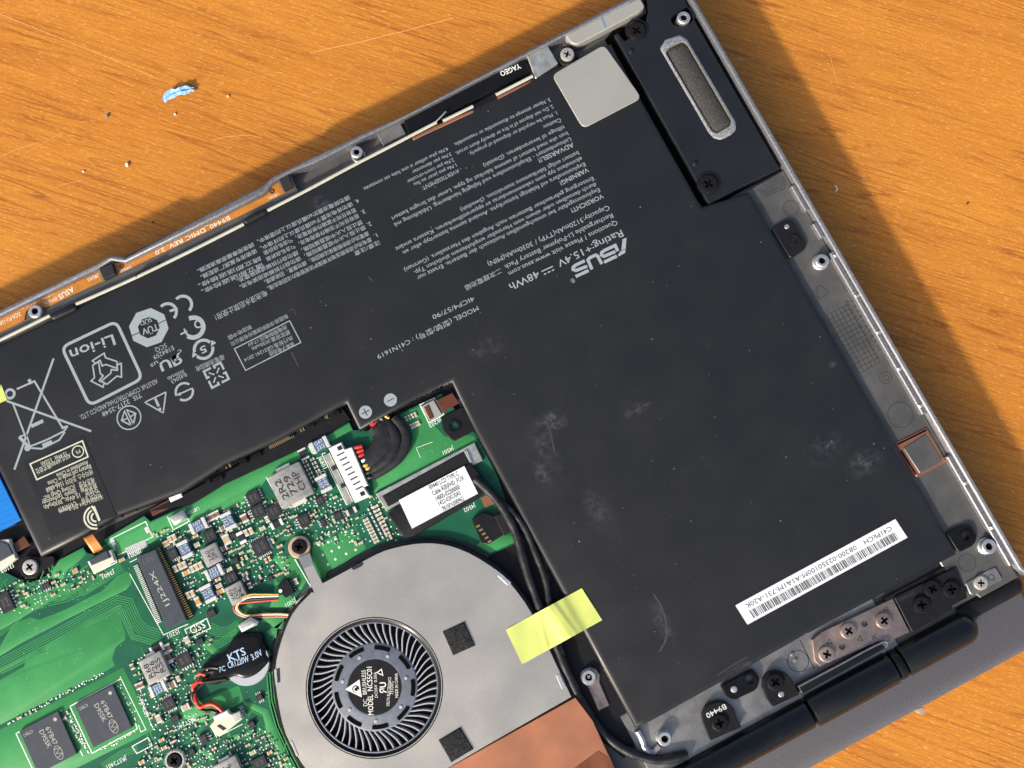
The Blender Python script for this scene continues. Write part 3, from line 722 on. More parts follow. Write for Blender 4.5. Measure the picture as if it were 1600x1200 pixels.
# warning print
k = text_key('warn', 'warning_text', M_print, body)
ZW = (560, 130, 3.636)
for s, a, b, h, bo_ in (
    ('Rating:+15.4V      48Wh', (1500, 850), (862, 1160), 2.1, .004),
    ('Questions ? Please visit www.asus.com', (1470, 790), (855, 1085), 1.25, 0),
    ('Rechargeable Li-Polymer Battery Pack', (1445, 750), (832, 1048), 1.25, 0),
    ('二次鋰電池組', (812, 1062), (607, 1165), 1.1, 0),
    ('Capacity:3120mAh(TYP) / 3030mAh(MIN)', (1425, 705), (737, 1030), 1.25, 0),
    ('VORSICHT!', (1390, 640), (1210, 725), 1.2, .012),
    ('Explosionsgefahr bei unsachgemäßen Austausch der Batterie. Ersatz nur', (1370, 605), (335, 1110), 1.1, 0),
    ('durch denselben oder einem vom Hersteller empfohlenem ähnlichen Typ.', (1352, 573), (318, 1080), 1.1, 0),
    ('Entsorgung gebrauchter Batterien nach Angaben des Herstellers. (German)', (1335, 541), (262, 1063), 1.1, 0),
    ('VARNING!', (1305, 490), (1147, 570), 1.2, .012),
    ('Explosionsfara vid felaktigt batteribyte. Använd samma batterityp eller en', (1288, 460), (255, 965), 1.1, 0),
    ('ekvivalent typ som rekommenderas av apparattillverkaren. Kassera använt', (1270, 427), (212, 945), 1.1, 0),
    ('batteri enligt fabrikantens instruktion. (Swedish)', (1252, 395), (582, 722), 1.1, 0),
    ('ADVARSEL!!', (1222, 348), (1025, 442), 1.2, .012),
    ('Lithiumbatteri - Eksplosionsfare ved fejlagtig håndtering. Udskiftning må', (1207, 317), (205, 808), 1.1, 0),
    ('kun ske med batteri af samme fabrikat og type. Lever det brugte batteri', (1190, 284), (192, 770), 1.1, 0),
    ('tilbage til leverandøren. (Danish)', (1171, 248), (712, 470), 1.1, 0),
    ('Caution:', (1150, 207), (1050, 252), 1.05, 0),
    ('1. Must be recycled or disposed of properly.', (1127, 168), (630, 405), 1.05, 0),
    ('2. Do not dispose of in fire or directly short circuit.', (1107, 131), (553, 402), 1.05, 0),
    ('3. Never attempt to disassemble or reassemble.', (1090, 92), (545, 352), 1.05, 0),
    ('AVERTISSEMENT:', (572, 495), (360, 600), 1.05, 0),
    ('1.Ne pas jeter au feu', (556, 464), (318, 578), 1.0, 0),
    ('2.Ne pas court-circuiter', (542, 434), (278, 562), 1.0, 0),
    ('3.Ne pas démonter', (527, 402), (307, 508), 1.0, 0),
    ('4.Ne plus utiliser si une fuite est constatée', (510, 371), (32, 603), 1.0, 0)):
    text(k, s, a, b, ZP, h, bo_, zoom=ZW)
text(k, 'MODEL (型號/型号) : C41N1619', (747, 481), (590, 558), ZP, 1.35)
text(k, '4ICP4/57/90', (741, 466), (676, 496), ZP, 1.35)
text(k, '®', (897.5, 437), (892, 440), ZP, 1.2)
g = G()   # direct current sign
for a, b in (((1105, 1040), (1040, 1070)), ((1112, 1058), (1098, 1065)), ((1090, 1069), (1076, 1076)), ((1068, 1080), (1054, 1087))):
    g.stroke(pts(zm(*ZW, [a, b]), ZP), .35, ZP)
g.obj('direct_current_sign', M_print, body, smooth=False)
k = text_key('cjk', 'chinese_notice', M_print, body)
ZC = (280, 280, 4.706)
for s, a, b in (('請勿將電池置於60攝氏度以上的環境中。', (1252, 130), (575, 460)), ('請使用專屬原廠適配器。', (548, 478), (135, 678)),
                ('请勿将电池置于60摄氏度以上的环境中。', (1275, 178), (598, 508)), ('请使用专属原厂适配器。', (570, 523), (158, 722)),
                ('若有任何不當操作使用電池，包含私自拆裝', (1298, 222), (620, 545)), ('請立即送返檢修。', (600, 580), (140, 785)),
                ('若有任何不当操作使用电池，包含私自拆装', (1320, 265), (640, 590)), ('请立即送返检修。', (620, 625), (163, 828)),
                ('禁止投入火中或直接短路，請勿自行拆解或組裝電池。', (1345, 312), (425, 750)), ('禁止投入火中或直接短路，请勿自行拆解或组装电池。', (1368, 350), (445, 795)),
                ('廢電池必須依照環保法規回收，請勿棄置，回收處理。', (1392, 395), (628, 758)), ('废电池必须依照当地环境保护法规管理办法回收处理。', (1412, 440), (650, 805)),
                ('注意/注意', (1475, 462), (1290, 548)), ('4.', (1320, 155), (1296, 168)), ('3.', (1365, 235), (1340, 248)), ('2.', (1412, 325), (1385, 338)), ('1.', (1455, 410), (1435, 422))):
    text(k, s, a, b, ZP, .93 if len(s) > 2 else 1.1, .004, zoom=ZC)
Z2 = (300, 400, 4)
for s, a, b, h in (('电池浸水后禁止使用！', (465, 228), (145, 385), 1.29), ('制造商:华硕科技股份有限公司', (597, 373), (245, 550), .9), ('制造地:中国', (370, 440), (228, 512), .9),
                   ('锂离子电池组', (640, 548), (482, 612), .95), ('执行标准:GB31241-2014', (628, 508), (328, 652), .95), ('额定容量:3030mAh', (610, 472), (375, 582), .95), ('充电限制电压:17.6V', (592, 440), (350, 558), .95)):
    text(k, s, a, b, ZP, h, zoom=Z2)
def mark(name, fn, m=M_print):
    g = G(); fn(g); return g.obj(name, m, body, smooth=False)
def frame2(g): g.stroke(pts(zm(*Z2, [(265, 580), (610, 405), (680, 540), (335, 715)]), ZP), .28, ZP, True)
mark('notice_frame', frame2)

# maker's word mark: slanted strokes with a slit through the middle
def wordmark(g):
    def q(l): return pts(zm(880, 360, 13.333, l), ZP)
    g.flat(q([(1235, 185), (1320, 150), (1302, 388), (1212, 412)]), ZP); g.flat(q([(1200, 428), (1301, 398), (1292, 466), (1155, 542), (1137, 512)]), ZP)
    for l in ([(1138, 432), (1083, 312), (860, 418), (800, 462), (796, 512), (850, 540), (1085, 440)], [(1118, 535), (852, 662)], [(805, 700), (715, 532), (680, 512), (560, 566), (515, 615), (600, 812)],
              [(447, 632), (262, 722), (208, 768), (206, 812), (262, 836), (500, 745)], [(530, 835), (258, 962)]):
        g.stroke(q(l), .92, ZP)
mark('maker_logo', wordmark)

# pictograms; z1 = pixel in the first zoom (0,400,x4)
def p1(x, y): return at(x / 4, 400 + y / 4, ZP)
def li_box(g): g.stroke(rounded(ccw([p1(385, 570), p1(725, 408), p1(890, 765), p1(560, 935)]), 2.2, 5), .85, ZP, True)
mark('li_ion_frame', li_box)
k = text_key('li', 'pictogram_text', M_print, body)
text(k, 'Li-ion', (715 / 4, 400 + 520 / 4), (440 / 4, 400 + 622 / 4), ZP, 3.2, .012)
def tri_arrows(g):
    c = Vector(p1(660, 715)); u = Vector((1, 0))
    for i in range(3):
        a = R(120 * i + 14)
        def q(x, y): return (c.x + x * math.cos(a) - y * math.sin(a), c.y + x * math.sin(a) + y * math.cos(a))
        g.stroke([q(-2.2, -3.4), q(1.4, -3.4), q(2.2, -4.5), q(4.6, -1.4), q(3.4, -.9), q(2.6, -2.3)], .42, ZP)
        g.stroke([q(-2.2, -3.4), q(-2.9, -1.6), q(.6, -1.6), q(1.4, -.9), q(2.6, -2.3)], .42, ZP)
mark('recycling_arrows', tri_arrows)
def bin_(g):
    for l, wd in (([(335, 640), (90, 1335)], .6), ([(40, 905), (570, 1095)], .6), ([(105, 832), (215, 782), (395, 1080)], .55), ([(80, 920), (160, 1130)], .5),
                  ([(180, 770), (195, 800)], .9), ([(195, 1065), (270, 1030)], 1.0), ([(175, 1195), (290, 1150), (400, 1095), (415, 1075)], .5), ([(120, 1130), (180, 1195)], .9), ([(120, 1130), (165, 1115), (190, 1200)], .45),
                  ([(190, 1200), (260, 1205), (370, 1150), (405, 1100)], .5), ([(265, 1185), (325, 1160)], 1.0), ([(385, 1075), (425, 1065)], .7)):
        g.stroke([p1(*c) for c in l], wd, ZP)
    g.stroke(circle(p1(62, 862), 1.25, 20), .75, ZP, True)
    g.flat(circle(p1(172, 1200), .9, 16), ZP)
mark('crossed_bin', bin_)
def octa(g):
    c = Vector(p1(930, 447)); a0 = R(22.5 - 8)
    g.flat(circle(c, 5.7, 8, a0), ZP, holes=[circle(c, 3.15, 8, a0)])
mark('test_mark', octa)
text(k, 'TÜV', (990 / 4, 400 + 442 / 4), (888 / 4, 400 + 475 / 4), ZP, 1.9, .015)
text(k, 'SÜD', (948 / 4, 400 + 395 / 4), (876 / 4, 400 + 425 / 4), ZP, 1.2, .01)
def octa2(g):
    g.stroke([p1(825, 497), p1(880, 475)], .25, ZP + .015); g.stroke([p1(975, 430), p1(1035, 400)], .25, ZP + .015); g.stroke([p1(880, 440), p1(965, 405)], .2, ZP + .015)
mark('test_mark_line', octa2, M_batt2)
def ce(g):
    a = -65 + 65
    c = p1(1142, 305); g.arc(c, 2.55, -68, 112, .85, ZP)
    c = p1(1047, 352); g.arc(c, 2.55, -68, 112, .85, ZP); g.stroke([p1(1060, 345), p1(1110, 328)], .7, ZP)
mark('conformity_mark', ce)
def pct(g):
    c = p1(1208, 447); g.arc(c, 2.9, -150, 90, 1.3, ZP); g.arc(p1(1240, 425), 1.0, 0, 300, .45, ZP + .015)
    g.stroke([p1(1128, 490), p1(1170, 470)], .5, ZP); g.stroke([p1(1150, 455), p1(1175, 500)], .5, ZP)
mark('safety_mark', pct)
def five(g):
    c = p1(1272, 583); g.arc(c, 2.65, 20, 170, .85, ZP); g.arc(c, 2.65, 200, 350, .85, ZP)
    for x, y in ((1330, 545), (1213, 618)):
        a = p1(x, y); g.flat([(a[0] - .9, a[1] - .5), (a[0] + .9, a[1] - .4), (a[0] + .1, a[1] + 1.0)], ZP)
mark('return_arrows', five)
text(k, '5', (1290 / 4, 400 + 575 / 4), (1252 / 4, 400 + 593 / 4), ZP, 2.0, .02)
text(k, '廢電池請回收', (350, 557), (306, 577), ZP, 1.05)
def four(g):
    c = Vector(p1(1352, 745))
    for i in range(4):
        a = R(90 * i)
        def q(x, y): return (c.x + x * math.cos(a) - y * math.sin(a), c.y + x * math.sin(a) + y * math.cos(a))
        g.stroke([q(-.5, 2.6), q(-2.7, 2.6), q(-2.7, .5), q(-1.9, .5)], .62, ZP); g.stroke([q(-.4, .4), q(-1.6, 1.6)], .4, ZP)
mark('recycling_square', four)
def circ_arrow(g):
    c = p1(1152, 848); g.arc(c, 2.45, 30, 180, .65, ZP); g.arc(c, 2.45, 215, 350, .65, ZP); g.stroke([p1(1205, 825), p1(1110, 868)], .4, ZP)
    g.flat([p1(1100, 872), p1(1125, 850), p1(1132, 872)], ZP)
mark('efficiency_mark', circ_arrow)
def tri_i(g):
    g.stroke(rounded(ccw([p1(905, 915), p1(1037, 850), p1(1020, 980)]), .3, 2), .4, ZP, True); g.stroke([p1(970, 890), p1(992, 940)], .7, ZP); g.flat(circle(p1(1000, 956), .4, 10), ZP)
mark('caution_triangle', tri_i)
def tis(g):
    c = Vector(p1(806, 1010)); g.stroke(circle(c, 3.35, 32), .35, ZP, True)
    for sx in (1, -1):
        g.stroke([(c.x + sx * .35, c.y - 2.3), (c.x + sx * .35, c.y + 2.3), (c.x + sx * 2.2, c.y + .2), (c.x + sx * .35, c.y - 2.3)], .42, ZP)
        g.stroke([(c.x + sx * .4, c.y), (c.x + sx * 2.1, c.y + .2)], .35, ZP)
mark('standards_mark', tis)
text(k, 'TIS  2217-2548', (221, 617), (160, 648), ZP, 1.3, .008)
text(k, 'ASUSTeK COMPUTER(THAILAND)CO.,LTD.', (246, 595), (125, 653), ZP, 1.25)
text(k, 'R45063', (291, 585), (268, 597), ZP, 1.0); text(k, '3030mAh', (288, 580), (262, 592), ZP - .003, 1.0)
text(k, 'E184259', (271, 543), (240, 559), ZP, 1.15); text(k, 'SCQ', (260, 539), (243, 548), ZP, 1.15)
text(k, 'ЯU', (284, 558), (250, 574), ZP, 2.7, .03); text(k, 'c', (284, 548), (279, 551), ZP, 1.2); text(k, 'us', (247, 566), (236, 573), ZP, 1.4)
# terminal signs
for px, plus in (((571, 644), 1), ((610, 625), 0)):
    g = G(); c = at(*px, ZP); g.flat(circle(c, 1.85, 26), ZP); d = g.obj('polarity_sign', M_print, body, smooth=False)
    g = G(); g.stroke([(c[0] - 1.15, c[1]), (c[0] + 1.15, c[1])], .26, ZP + .02)
    if plus: g.stroke([(c[0], c[1] - 1.15), (c[0], c[1] + 1.15)], .26, ZP + .02)
    g.obj('polarity_stroke', M_ink, d, smooth=False)
# dark approval label
kc = part('approval_label', [(36, 722), (130, 681), (182, 806), (80, 840)], Z_BAT - .1, Z_BAT + .08, M_batt2, battery, None)
zk = Z_BAT + .1
def p3(x, y): return (x / 4, 650 + y / 4)
g = G(); g.stroke(pts([p3(188, 300), p3(515, 155), p3(550, 255), p3(230, 398)], zk), .4, zk, True); g.stroke(circle(at(*p3(487, 222), zk), 1.6, 22), .3, zk, True)
c = at(*p3(585, 612), zk)
g.stroke([at(*p3(585, 565), zk), at(*p3(622, 655), zk)], .7, zk); g.stroke([at(*p3(605, 610), zk), at(*p3(572, 562), zk)], .55, zk)
for r_ in (1.2, 2.2, 3.2): g.arc(at(*p3(598, 632), zk), r_, 95, 255, .5, zk)
g.obj('approval_mark', M_print2, kc, smooth=False)
k = text_key('kc', 'label_text', M_print2, kc)
for s, a, b, h in (('PS', (500, 218), (475, 230), .9), ('ASUS JAPAN株式会社', (440, 245), (225, 350), 1.2), ('15.4Vdc  3.03Ah', (415, 235), (258, 302), 1.1), ('Assembled in China', (550, 290), (355, 375), 1.15), ('Battery cell made in China', (568, 315), (300, 425), 1.15),
                   ('에이수스 코리아 1566-6868', (578, 345), (290, 465), 1.2), ('제조자명   (Chong Qing) Inc.', (590, 395), (275, 515), 1.15), ('제조업체   Simplo Technology', (603, 425), (265, 545), 1.15), ('모델명   15.4Vdc, 3030mAh', (612, 455), (275, 572), 1.15),
                   ('전지의 종류   "C41N1619', (630, 485), (365, 590), 1.2), ('XU100263-17114  전지 (Battery)', (643, 505), (375, 600), 1.0)):
    text(k, s, p3(*a), p3(*b), zk, h)
# battery lead: red, white and yellow wires wrapped in black cloth tape
def p4(x, y): return (350 + x / 5.333, 580 + y / 5.333)
M_sleeve = mat('cloth_sleeve', (0.013, 0.013, 0.016), 0.5, spec=0.35, var=0.5, vscale=600, bump=1.0, bscale=420)
def sleeve(l, r, ry, z): 
    g = G(); g.tube(smooth_path([(*at(*p4(x, y), z), z + dz) for x, y, dz in l], 7), r, 18, ry=ry); g.obj('lead_wrap', M_sleeve, battery)
sleeve([(1270, 430, .0), (1340, 500, .35), (1350, 600, .5), (1290, 700, .4), (1180, 770, 0)], lambda t: 3.4 + .5 * math.sin(t * 3.1), 1.0, 12.5)
sleeve([(1420, 385, .1), (1500, 480, .5), (1520, 580, .7), (1470, 700, .6), (1370, 790, .4), (1240, 870, 0)], lambda t: 1.35 + .3 * math.sin(t * 3.1), .95, 12.5)
sleeve([(1350, 420, .2), (1430, 540, .9), (1420, 650, 1.0), (1340, 750, .8), (1220, 830, .2)], lambda t: 1.5, .7, 12.6)
for m, a, b in ((M_red, (1215, 450), (1270, 400)), (M_red, (1235, 460), (1280, 410)), (M_whitep, (1300, 400), (1330, 415)), (M_yel, (1340, 370), (1375, 390)), (M_red, (1085, 640), (1150, 625)), (M_red, (1110, 675), (1160, 655)), (M_red, (1125, 710), (1165, 690)), (M_whitep, (1150, 750), (1185, 735)), (M_yel, (1165, 790), (1210, 775)), (M_yel, (1185, 815), (1220, 800)), (M_blackw, (1190, 850), (1240, 830)), (M_blackw, (1200, 890), (1250, 880))):
    (ax_, ay_), (bx_, by_) = at(*p4(*a), 13), at(*p4(*b), 13)
    g = G(); g.tube([(ax_, ay_, 12.9), ((ax_ + bx_) / 2, (ay_ + by_) / 2, 13.1), (bx_, by_, 12.9)], .55, 8); g.obj('lead_wire', m, battery)

# ------------------------------------------------------------------ speaker
Z7s = (850, 0, 3.6375); ZS = 13.2
speaker = thing('speaker', 'black speaker module with long silver rimmed mesh, screwed into the laptop corner', 'speaker', (*at(1090, 160, 10.4), Z_FLOOR))
sq = [(960, 55), (966, 51), (976, 63), (1006, 46), (1014, 12), (1002, -30), (1048, -50), (1060, -26), (1080, 20), (1219, 263), (1150, 296), (1108, 319), (1101, 308), (1090, 286)]
drv_o = [(1031, 76), (1040, 62), (1062, 55), (1073, 61), (1149, 190), (1150, 203), (1142, 211), (1126, 219), (1115, 216), (1107, 207)]
c27 = at(1068.5, 27, ZS)
slot = pts([(1048, 28), (1053, 22), (1076, 10), (1086, 16), (1088, 26), (1075, 40), (1058, 42), (1049, 37)], ZS)
g = G(); g.prism(pts(sq, ZS), 10.5, ZS, [(0, .35), (.3, 0)], holes=[rounded(ccw(slot), .8), rounded(ccw(pts(drv_o, ZS)), .6)])
box_ = g.obj('enclosure', M_spk, speaker)
g = G(); g.prism(inset(ccw(pts(drv_o, 12.6)), -.3), 11.0, 12.5); g.obj('driver_well', M_blk, speaker)
drv_i = [(1039, 84), (1045, 75), (1066, 65), (1073, 69), (1143, 189), (1141, 198), (1120, 210), (1111, 206)]
g = G(); zz_ = ZS + .15
oo = rounded(ccw(pts(drv_o, ZS)), .6); ii = rounded(ccw(pts(drv_i, ZS)), .5)
g.prism(oo, 12.4, ZS + .35, [(0, .3), (.4, .05), (.7, 0)], holes=[ii]); g.obj('surround', M_glue, speaker)
g = G(); g.stroke(inset(ii, .12), .3, ZS + .22, True); g.obj('gold_lead', M_gold, speaker)
g = G(); g.prism(inset(ii, .3), 12.4, ZS - .05, [(0, .3), (.4, 0)]); g.obj('mesh_cover', M_mesh, speaker)
for px, rr in (((995, 47), 2.7), ((1107, 287), 2.75)):
    g = G(); c = at(*px, ZS); g.lathe(c, [(rr + .75, ZS - .02), (rr + .7, ZS + .25), (rr + .15, ZS + .3), (rr + .1, ZS)], 28); g.obj('screw_bush', M_blk, speaker)
    screw(px, rr, ZS + .8, ZS, M_screw, speaker)
for px in ((986, 80), (1086, 255.5)):
    g = G(); c = at(*px, ZS + .2); g.lathe(c, [(.85, ZS), (.7, ZS + .4), (.35, ZS + .6), (0, ZS + .62)], 14); g.obj('locating_pin', M_spk, speaker)
# grey gasket bar and screw beside the speaker
part('gasket_bar', [(882, 53), (890, 47), (1000, -4), (1008, 10), (999, 18), (903, 69), (893, 68)], 11, 14.3, M_greystick, laptop, ((0, .3), (.3, 0)), r=.8)
g = G(); g.stroke(pts([(938.5, 24), (947, 43)], 14.33), .4, 14.33); g.obj('blue_mark', M_blueline, laptop, smooth=False)
sb = part('screw_tab', [(872, 92), (880, 72), (893, 70), (905, 84), (892, 98), (880, 102)], 11.0, 13.4, M_blk, laptop, r=.5)
screw((886.5, 84), 2.05, 14.3, 13.3, M_screws, sb)

# ------------------------------------------------------------------ antenna strip with its white coaxial cable
Z8 = (600, 50, 5.333)
ant = thing('antenna', 'black antenna strip with white maker name along the front edge', 'antenna', (*at(730, 150, 11), Z_FLOOR))
part('strip', zm(*Z8, [(150, 706), (1150, 212), (1225, 322), (210, 852)]), 10.4, 13.2, M_blkgloss, ant, r=.3)
text(text_key('yag', 'maker_name', M_ltext, ant), 'YAGEO', (813, 102.5), (782, 116), 13.22, 1.6, .02)
part('foil_tab', zm(*Z8, [(1190, 195), (1350, 88), (1450, 262), (1262, 388)]), 10.4, 13.6, M_foil, ant, r=.4)
part('mounting_plate', zm(380, 180, 5.333, [(1105, 140), (1300, 45), (1360, 160), (1170, 255)]), 10.4, 12.4, M_plate, laptop, r=.3)
part('copper_strip', zm(*Z8, [(235, 880), (450, 770), (745, 645), (745, 670), (330, 860), (245, 905)]), 13.2, 14.1, M_copper, ant)
part('copper_strip', zm(*Z8, [(945, 535), (1190, 415), (1240, 395), (1200, 430), (950, 560)]), 13.2, 14.1, M_copper, ant)
wire = thing('antenna_cable', 'thin white coaxial cable running along the front edge of the battery', 'cable', (*at(300, 390, 13), Z_FLOOR))
def cpath(l, z): return smooth_path([(*at(x, y, z), z) for x, y in l], 6)
for l in ([(-60, 560), (5, 529), (78, 493)], [(119, 475), (207, 436), (300, 391), (381, 350)], [(418, 329), (480, 297), (549, 260), (615, 226), (682, 191)], [(692, 189), (739, 166)], [(775, 148), (832, 119)]):
    g = G(); g.tube(cpath(l, 14.0), .5, 10); g.obj('cable_run', M_wirew, wire)
g = G(); g.tube(smooth_path([(*at(x, y, 14), z) for x, y, z in ((678, 193, 14.1), (688, 185, 14.6), (697, 176, 14.8))]), .22, 8); g.obj('stray_core', M_post, wire)
for q in ([(78, 490), (112, 473), (121, 478), (118, 484), (84, 500), (78, 498)], [(378, 346), (384, 338), (412, 324), (418, 328), (416, 334), (384, 350)], [(212, 425), (248, 407), (250, 412), (226, 424), (208, 436)]):
    part('tape_wrap', q, 11, 14.5, M_tapeblk, wire, ((0, .6), (.3, .15), (.7, 0)), r=.6)

# ------------------------------------------------------------------ microphone flex
mic = thing('microphone_flex', 'orange flexible circuit strip with two black microphones along the front edge', 'flex circuit', (*at(230, 390, 11), Z_FLOOR))
ZX = 12.6
fx = [(-60, 527), (0, 498), (152, 421), (182, 411), (195, 412), (400, 311), (413, 303), (429, 283), (453, 271), (462, 291), (446, 301), (412, 318), (375, 337), (180, 430), (112, 461), (70, 481), (62, 478), (50, 476), (40, 487), (38, 500), (0, 519), (-60, 548)]
g = G(); g.prism(pts(fx, ZX), 12.3, ZX); g.obj('strip', M_flex, mic)
g = G(); g.prism(pts([(-60, 535), (0, 505), (165, 428), (300, 372), (455, 285), (468, 300), (400, 340), (300, 396), (120, 482), (0, 540), (-60, 570)], 12.2), 10.4, 12.25); g.obj('backing_bar', M_deck, laptop)
for q in ([(154, 419), (175, 411), (180, 428), (162, 437)], [(435, 280), (451, 272), (458, 290), (444, 298)]):
    o = part('microphone', q, ZX, 14.2, M_chip, mic)
    part('solder_pad', [(2 * x - sum(p[0] for p in q) / 4 - (x - sum(p[0] for p in q) / 4) * .72, 2 * y - sum(p[1] for p in q) / 4 - (y - sum(p[1] for p in q) / 4) * .72) for x, y in q], ZX, ZX + .15, M_gold, mic, None)
for c in ((190, 416), (425, 299)):
    g = G(); c = at(*c, ZX); g.lathe(c, [(.75, ZX), (.7, ZX + .15), (.35, ZX + .15), (.3, ZX - .2), (0, ZX - .2)], 16); g.obj('via', M_brown, mic)
k = text_key('mic', 'flex_text', M_ltext, mic)
text(k, 'B9440_DMIC REV. 2.0', (359, 340), (243, 396), ZX + .02, 1.3)
text(k, 'ASUS', (115, 451), (92, 465), ZX + .02, 1.6, .01)
text(k, 'U8203', (156, 429), (137, 438), ZX + .02, .9); text(k, 'U8202', (205, 417), (188, 424), ZX + .02, .7); text(k, 'U8201', (436, 303), (420, 310), ZX + .02, .7)
text(k, '1712 94V-0 E219454', (81, 458), (5, 493), ZX + .02, 1.0); text(k, 'ZCA-FU-120', (32, 490), (0, 506), ZX + .02, 1.0); text(k, '@Kohn', (90, 466), (70, 475), ZX + .02, .8)

# ------------------------------------------------------------------ fan
ZF = (400, 820, 2.857)
fan = thing('cooling_fan', 'flat silver laptop fan with round grille opening, screwed beside the green board', 'fan', (*at(585, 1074, 10.4), Z_FLOOR))
FC = at(585, 1074, Z_FAN)
arcp = [(544, 890), (567, 877), (600, 861), (645, 850), (690, 850), (733, 864), (778, 892), (799, 913), (831, 958), (869, 1037), (893, 1089), (750, 1171), (701, 1200), (660, 1225), (560, 1250), (505, 1250), (477, 1200), (466, 1184), (446, 1146), (435, 1100), (430, 1058), (435, 1016), (456, 960), (487, 925)]
tabp = [(491, 926), (474, 888), (466, 871), (484, 864), (489, 881), (504, 911)]
top = pts(arcp + tabp, Z_FAN)
hs = pts(arcp + [(500, 915)], Z_FAN)
hs = ccw([(v.x, v.y) for v in smooth_path([(*q, 0) for q in hs[:10]], 3)] + hs[10:])
g = G(); g.prism(inset(hs, -1.0), 10.45, 13.45, [(0, .3), (.25, 0)], holes=[circle(FC, 18.9, 48)]); g.obj('housing', M_blk, fan)
g = G(); g.prism(circle(FC, 19.2, 48), 10.3, 10.6); g.obj('housing_floor', M_blk, fan)
arc2 = ccw([(v.x, v.y) for v in smooth_path([(*q, 0) for q in pts(arcp[:10], Z_FAN)], 3)] + pts(arcp[10:16], Z_FAN) + [(v.x, v.y) for v in smooth_path([(*q, 0) for q in pts(arcp[16:], Z_FAN)], 3)] + pts([(491, 926), (474, 888), (489, 881), (504, 911)], Z_FAN))
g = G(); g.prism(arc2, 13.45, Z_FAN, [(0, .14), (.12, 0)], holes=[circle(FC, 18.25, 64)]); plate = g.obj('cover_plate', M_steel, fan)
# bent mounting ear
ear = [(474, 888.5), (466, 871), (484, 864), (489.3, 881.5)]
e3 = [Vector((*at(*ear[0], 13.9), 13.95)), Vector((*at(*ear[1], 13.2), 13.2)), Vector((*at(*ear[2], 13.2), 13.2)), Vector((*at(*ear[3], 13.9), 13.95))]
g = G(); g.V = [tuple(v) for v in e3] + [(v.x, v.y, v.z - .5) for v in e3]; g.F = [(0, 1, 2, 3), (7, 6, 5, 4), (0, 4, 5, 1), (1, 5, 6, 2), (2, 6, 7, 3)]; g.obj('mounting_ear', M_steel, fan, smooth=False)
c = at(467, 855, 12.9); g = G(); g.prism(circle(c, 3.1, 32), 11.65, 12.75, [(0, .2), (.2, 0)]); g.obj('copper_washer', mat('pale_copper', (0.66, 0.46, 0.33), 0.4, 0.5, var=0.15, vscale=900), fan)
screw((467, 854.5), 2.15, 13.5, 12.7, M_screw, fan, .9)
# slots and side clips of the cover
for q in (zm(350, 780, 5.333, [(1062, 575), (1085, 553), (1150, 522), (1162, 530), (1155, 555), (1080, 592)]), [(430, 1047), (437, 1043), (438, 1066), (431, 1068)]):
    part('cover_slot', q, 13.9, Z_FAN + .06, M_chip, plate, None, r=.3)
for q in (zm(*ZF, [(1078, 228), (1090, 214), (1140, 258), (1122, 270)]), zm(*ZF, [(1338, 672), (1355, 665), (1385, 725), (1365, 733)]), [(428, 1046), (432, 1044), (434, 1068), (430, 1070)], zm(*ZF, [(150, 965), (160, 962), (190, 1030), (180, 1035)])):
    part('cover_clip', q, 12.4, Z_FAN + .18, M_post, plate, ((0, .12), (.12, 0)))
g = G()
g.lathe(FC, [(18.75, Z_FAN + .01), (18.6, Z_FAN + .05), (18.1, Z_FAN - .15), (17.6, Z_FAN - .35), (17.4, Z_FAN - .6)], 72); g.obj('grille_rim', M_blkgloss, fan)
g = G(); g.lathe(FC, [(17.45, 13.1), (17.4, 13.5), (17.1, 13.55), (16.95, 13.3)], 72); g.obj('impeller_ring', M_hub, fan)
# impeller blades, every one a swept strip
nb = 51; bm0 = None
for i in range(nb):
    a0 = 2 * math.pi * i / nb
    if bm0 is None:
        g = G(); P_ = []
        for k in range(7):
            t = k / 6; r_ = 11.3 + (17.1 - 11.3) * t; a = R(-13) * (1 - t) + R(3) * math.sin(math.pi * t)
            P_.append((r_ * math.cos(a), r_ * math.sin(a)))
        L_ = []; n = len(P_)
        for s_ in (.16, -.16):
            row = []
            for k in range(n):
                d = Vector(P_[min(n - 1, k + 1)]) - Vector(P_[max(0, k - 1)]); d.normalize()
                row.append((P_[k][0] - d.y * s_, P_[k][1] + d.x * s_))
            L_.append(row)
        poly = L_[0] + L_[1][::-1]
        g.prism(poly, 10.9, 13.35, None, bottom=False)
        me = bpy.data.meshes.new('blade'); me.from_pydata([(x * MM, y * MM, (z - 10.9) * MM) for x, y, z in g.V], [], g.F); me.materials.append(M_blade); bm0 = me
    o = bpy.data.objects.new('blade', bm0); COL.objects.link(o); place(o, (FC[0], FC[1], 10.9), fan); o.rotation_euler.z = a0
g = G(); g.lathe(FC, [(11.9, 10.9), (11.9, 12.9), (11.6, 13.5), (11.2, 13.6), (7.9, 13.7), (7.6, 13.75), (7.4, 13.7), (0, 13.7)], 56); hub = g.obj('hub', M_hub, fan)
for i in range(9):
    a0 = 360 / 9 * i + 12; g = G(); pl = [(FC[0] + r_ * math.cos(R(a0 + d)), FC[1] + r_ * math.sin(R(a0 + d))) for r_, ds in ((11.15, (-12, -6, 0, 6, 12)), (10.0, (12, 6, 0, -6, -12))) for d in ds]
    g.prism(rounded(ccw(pl), .3, 2), 13.5, 13.72); g.obj('hub_slot', M_dark, hub)
for i in range(7):
    a0 = R(360 / 7 * i + 40); g = G(); g.lathe((FC[0] + 8.9 * math.cos(a0), FC[1] + 8.9 * math.sin(a0)), [(.55, 13.6), (.45, 13.85), (0, 13.9)], 12); g.obj('hub_rivet', M_post, hub)
g = G(); g.prism(circle(FC, 7.35, 48), 13.6, 13.82); lb = g.obj('hub_label', M_blk, fan); zh = 13.84
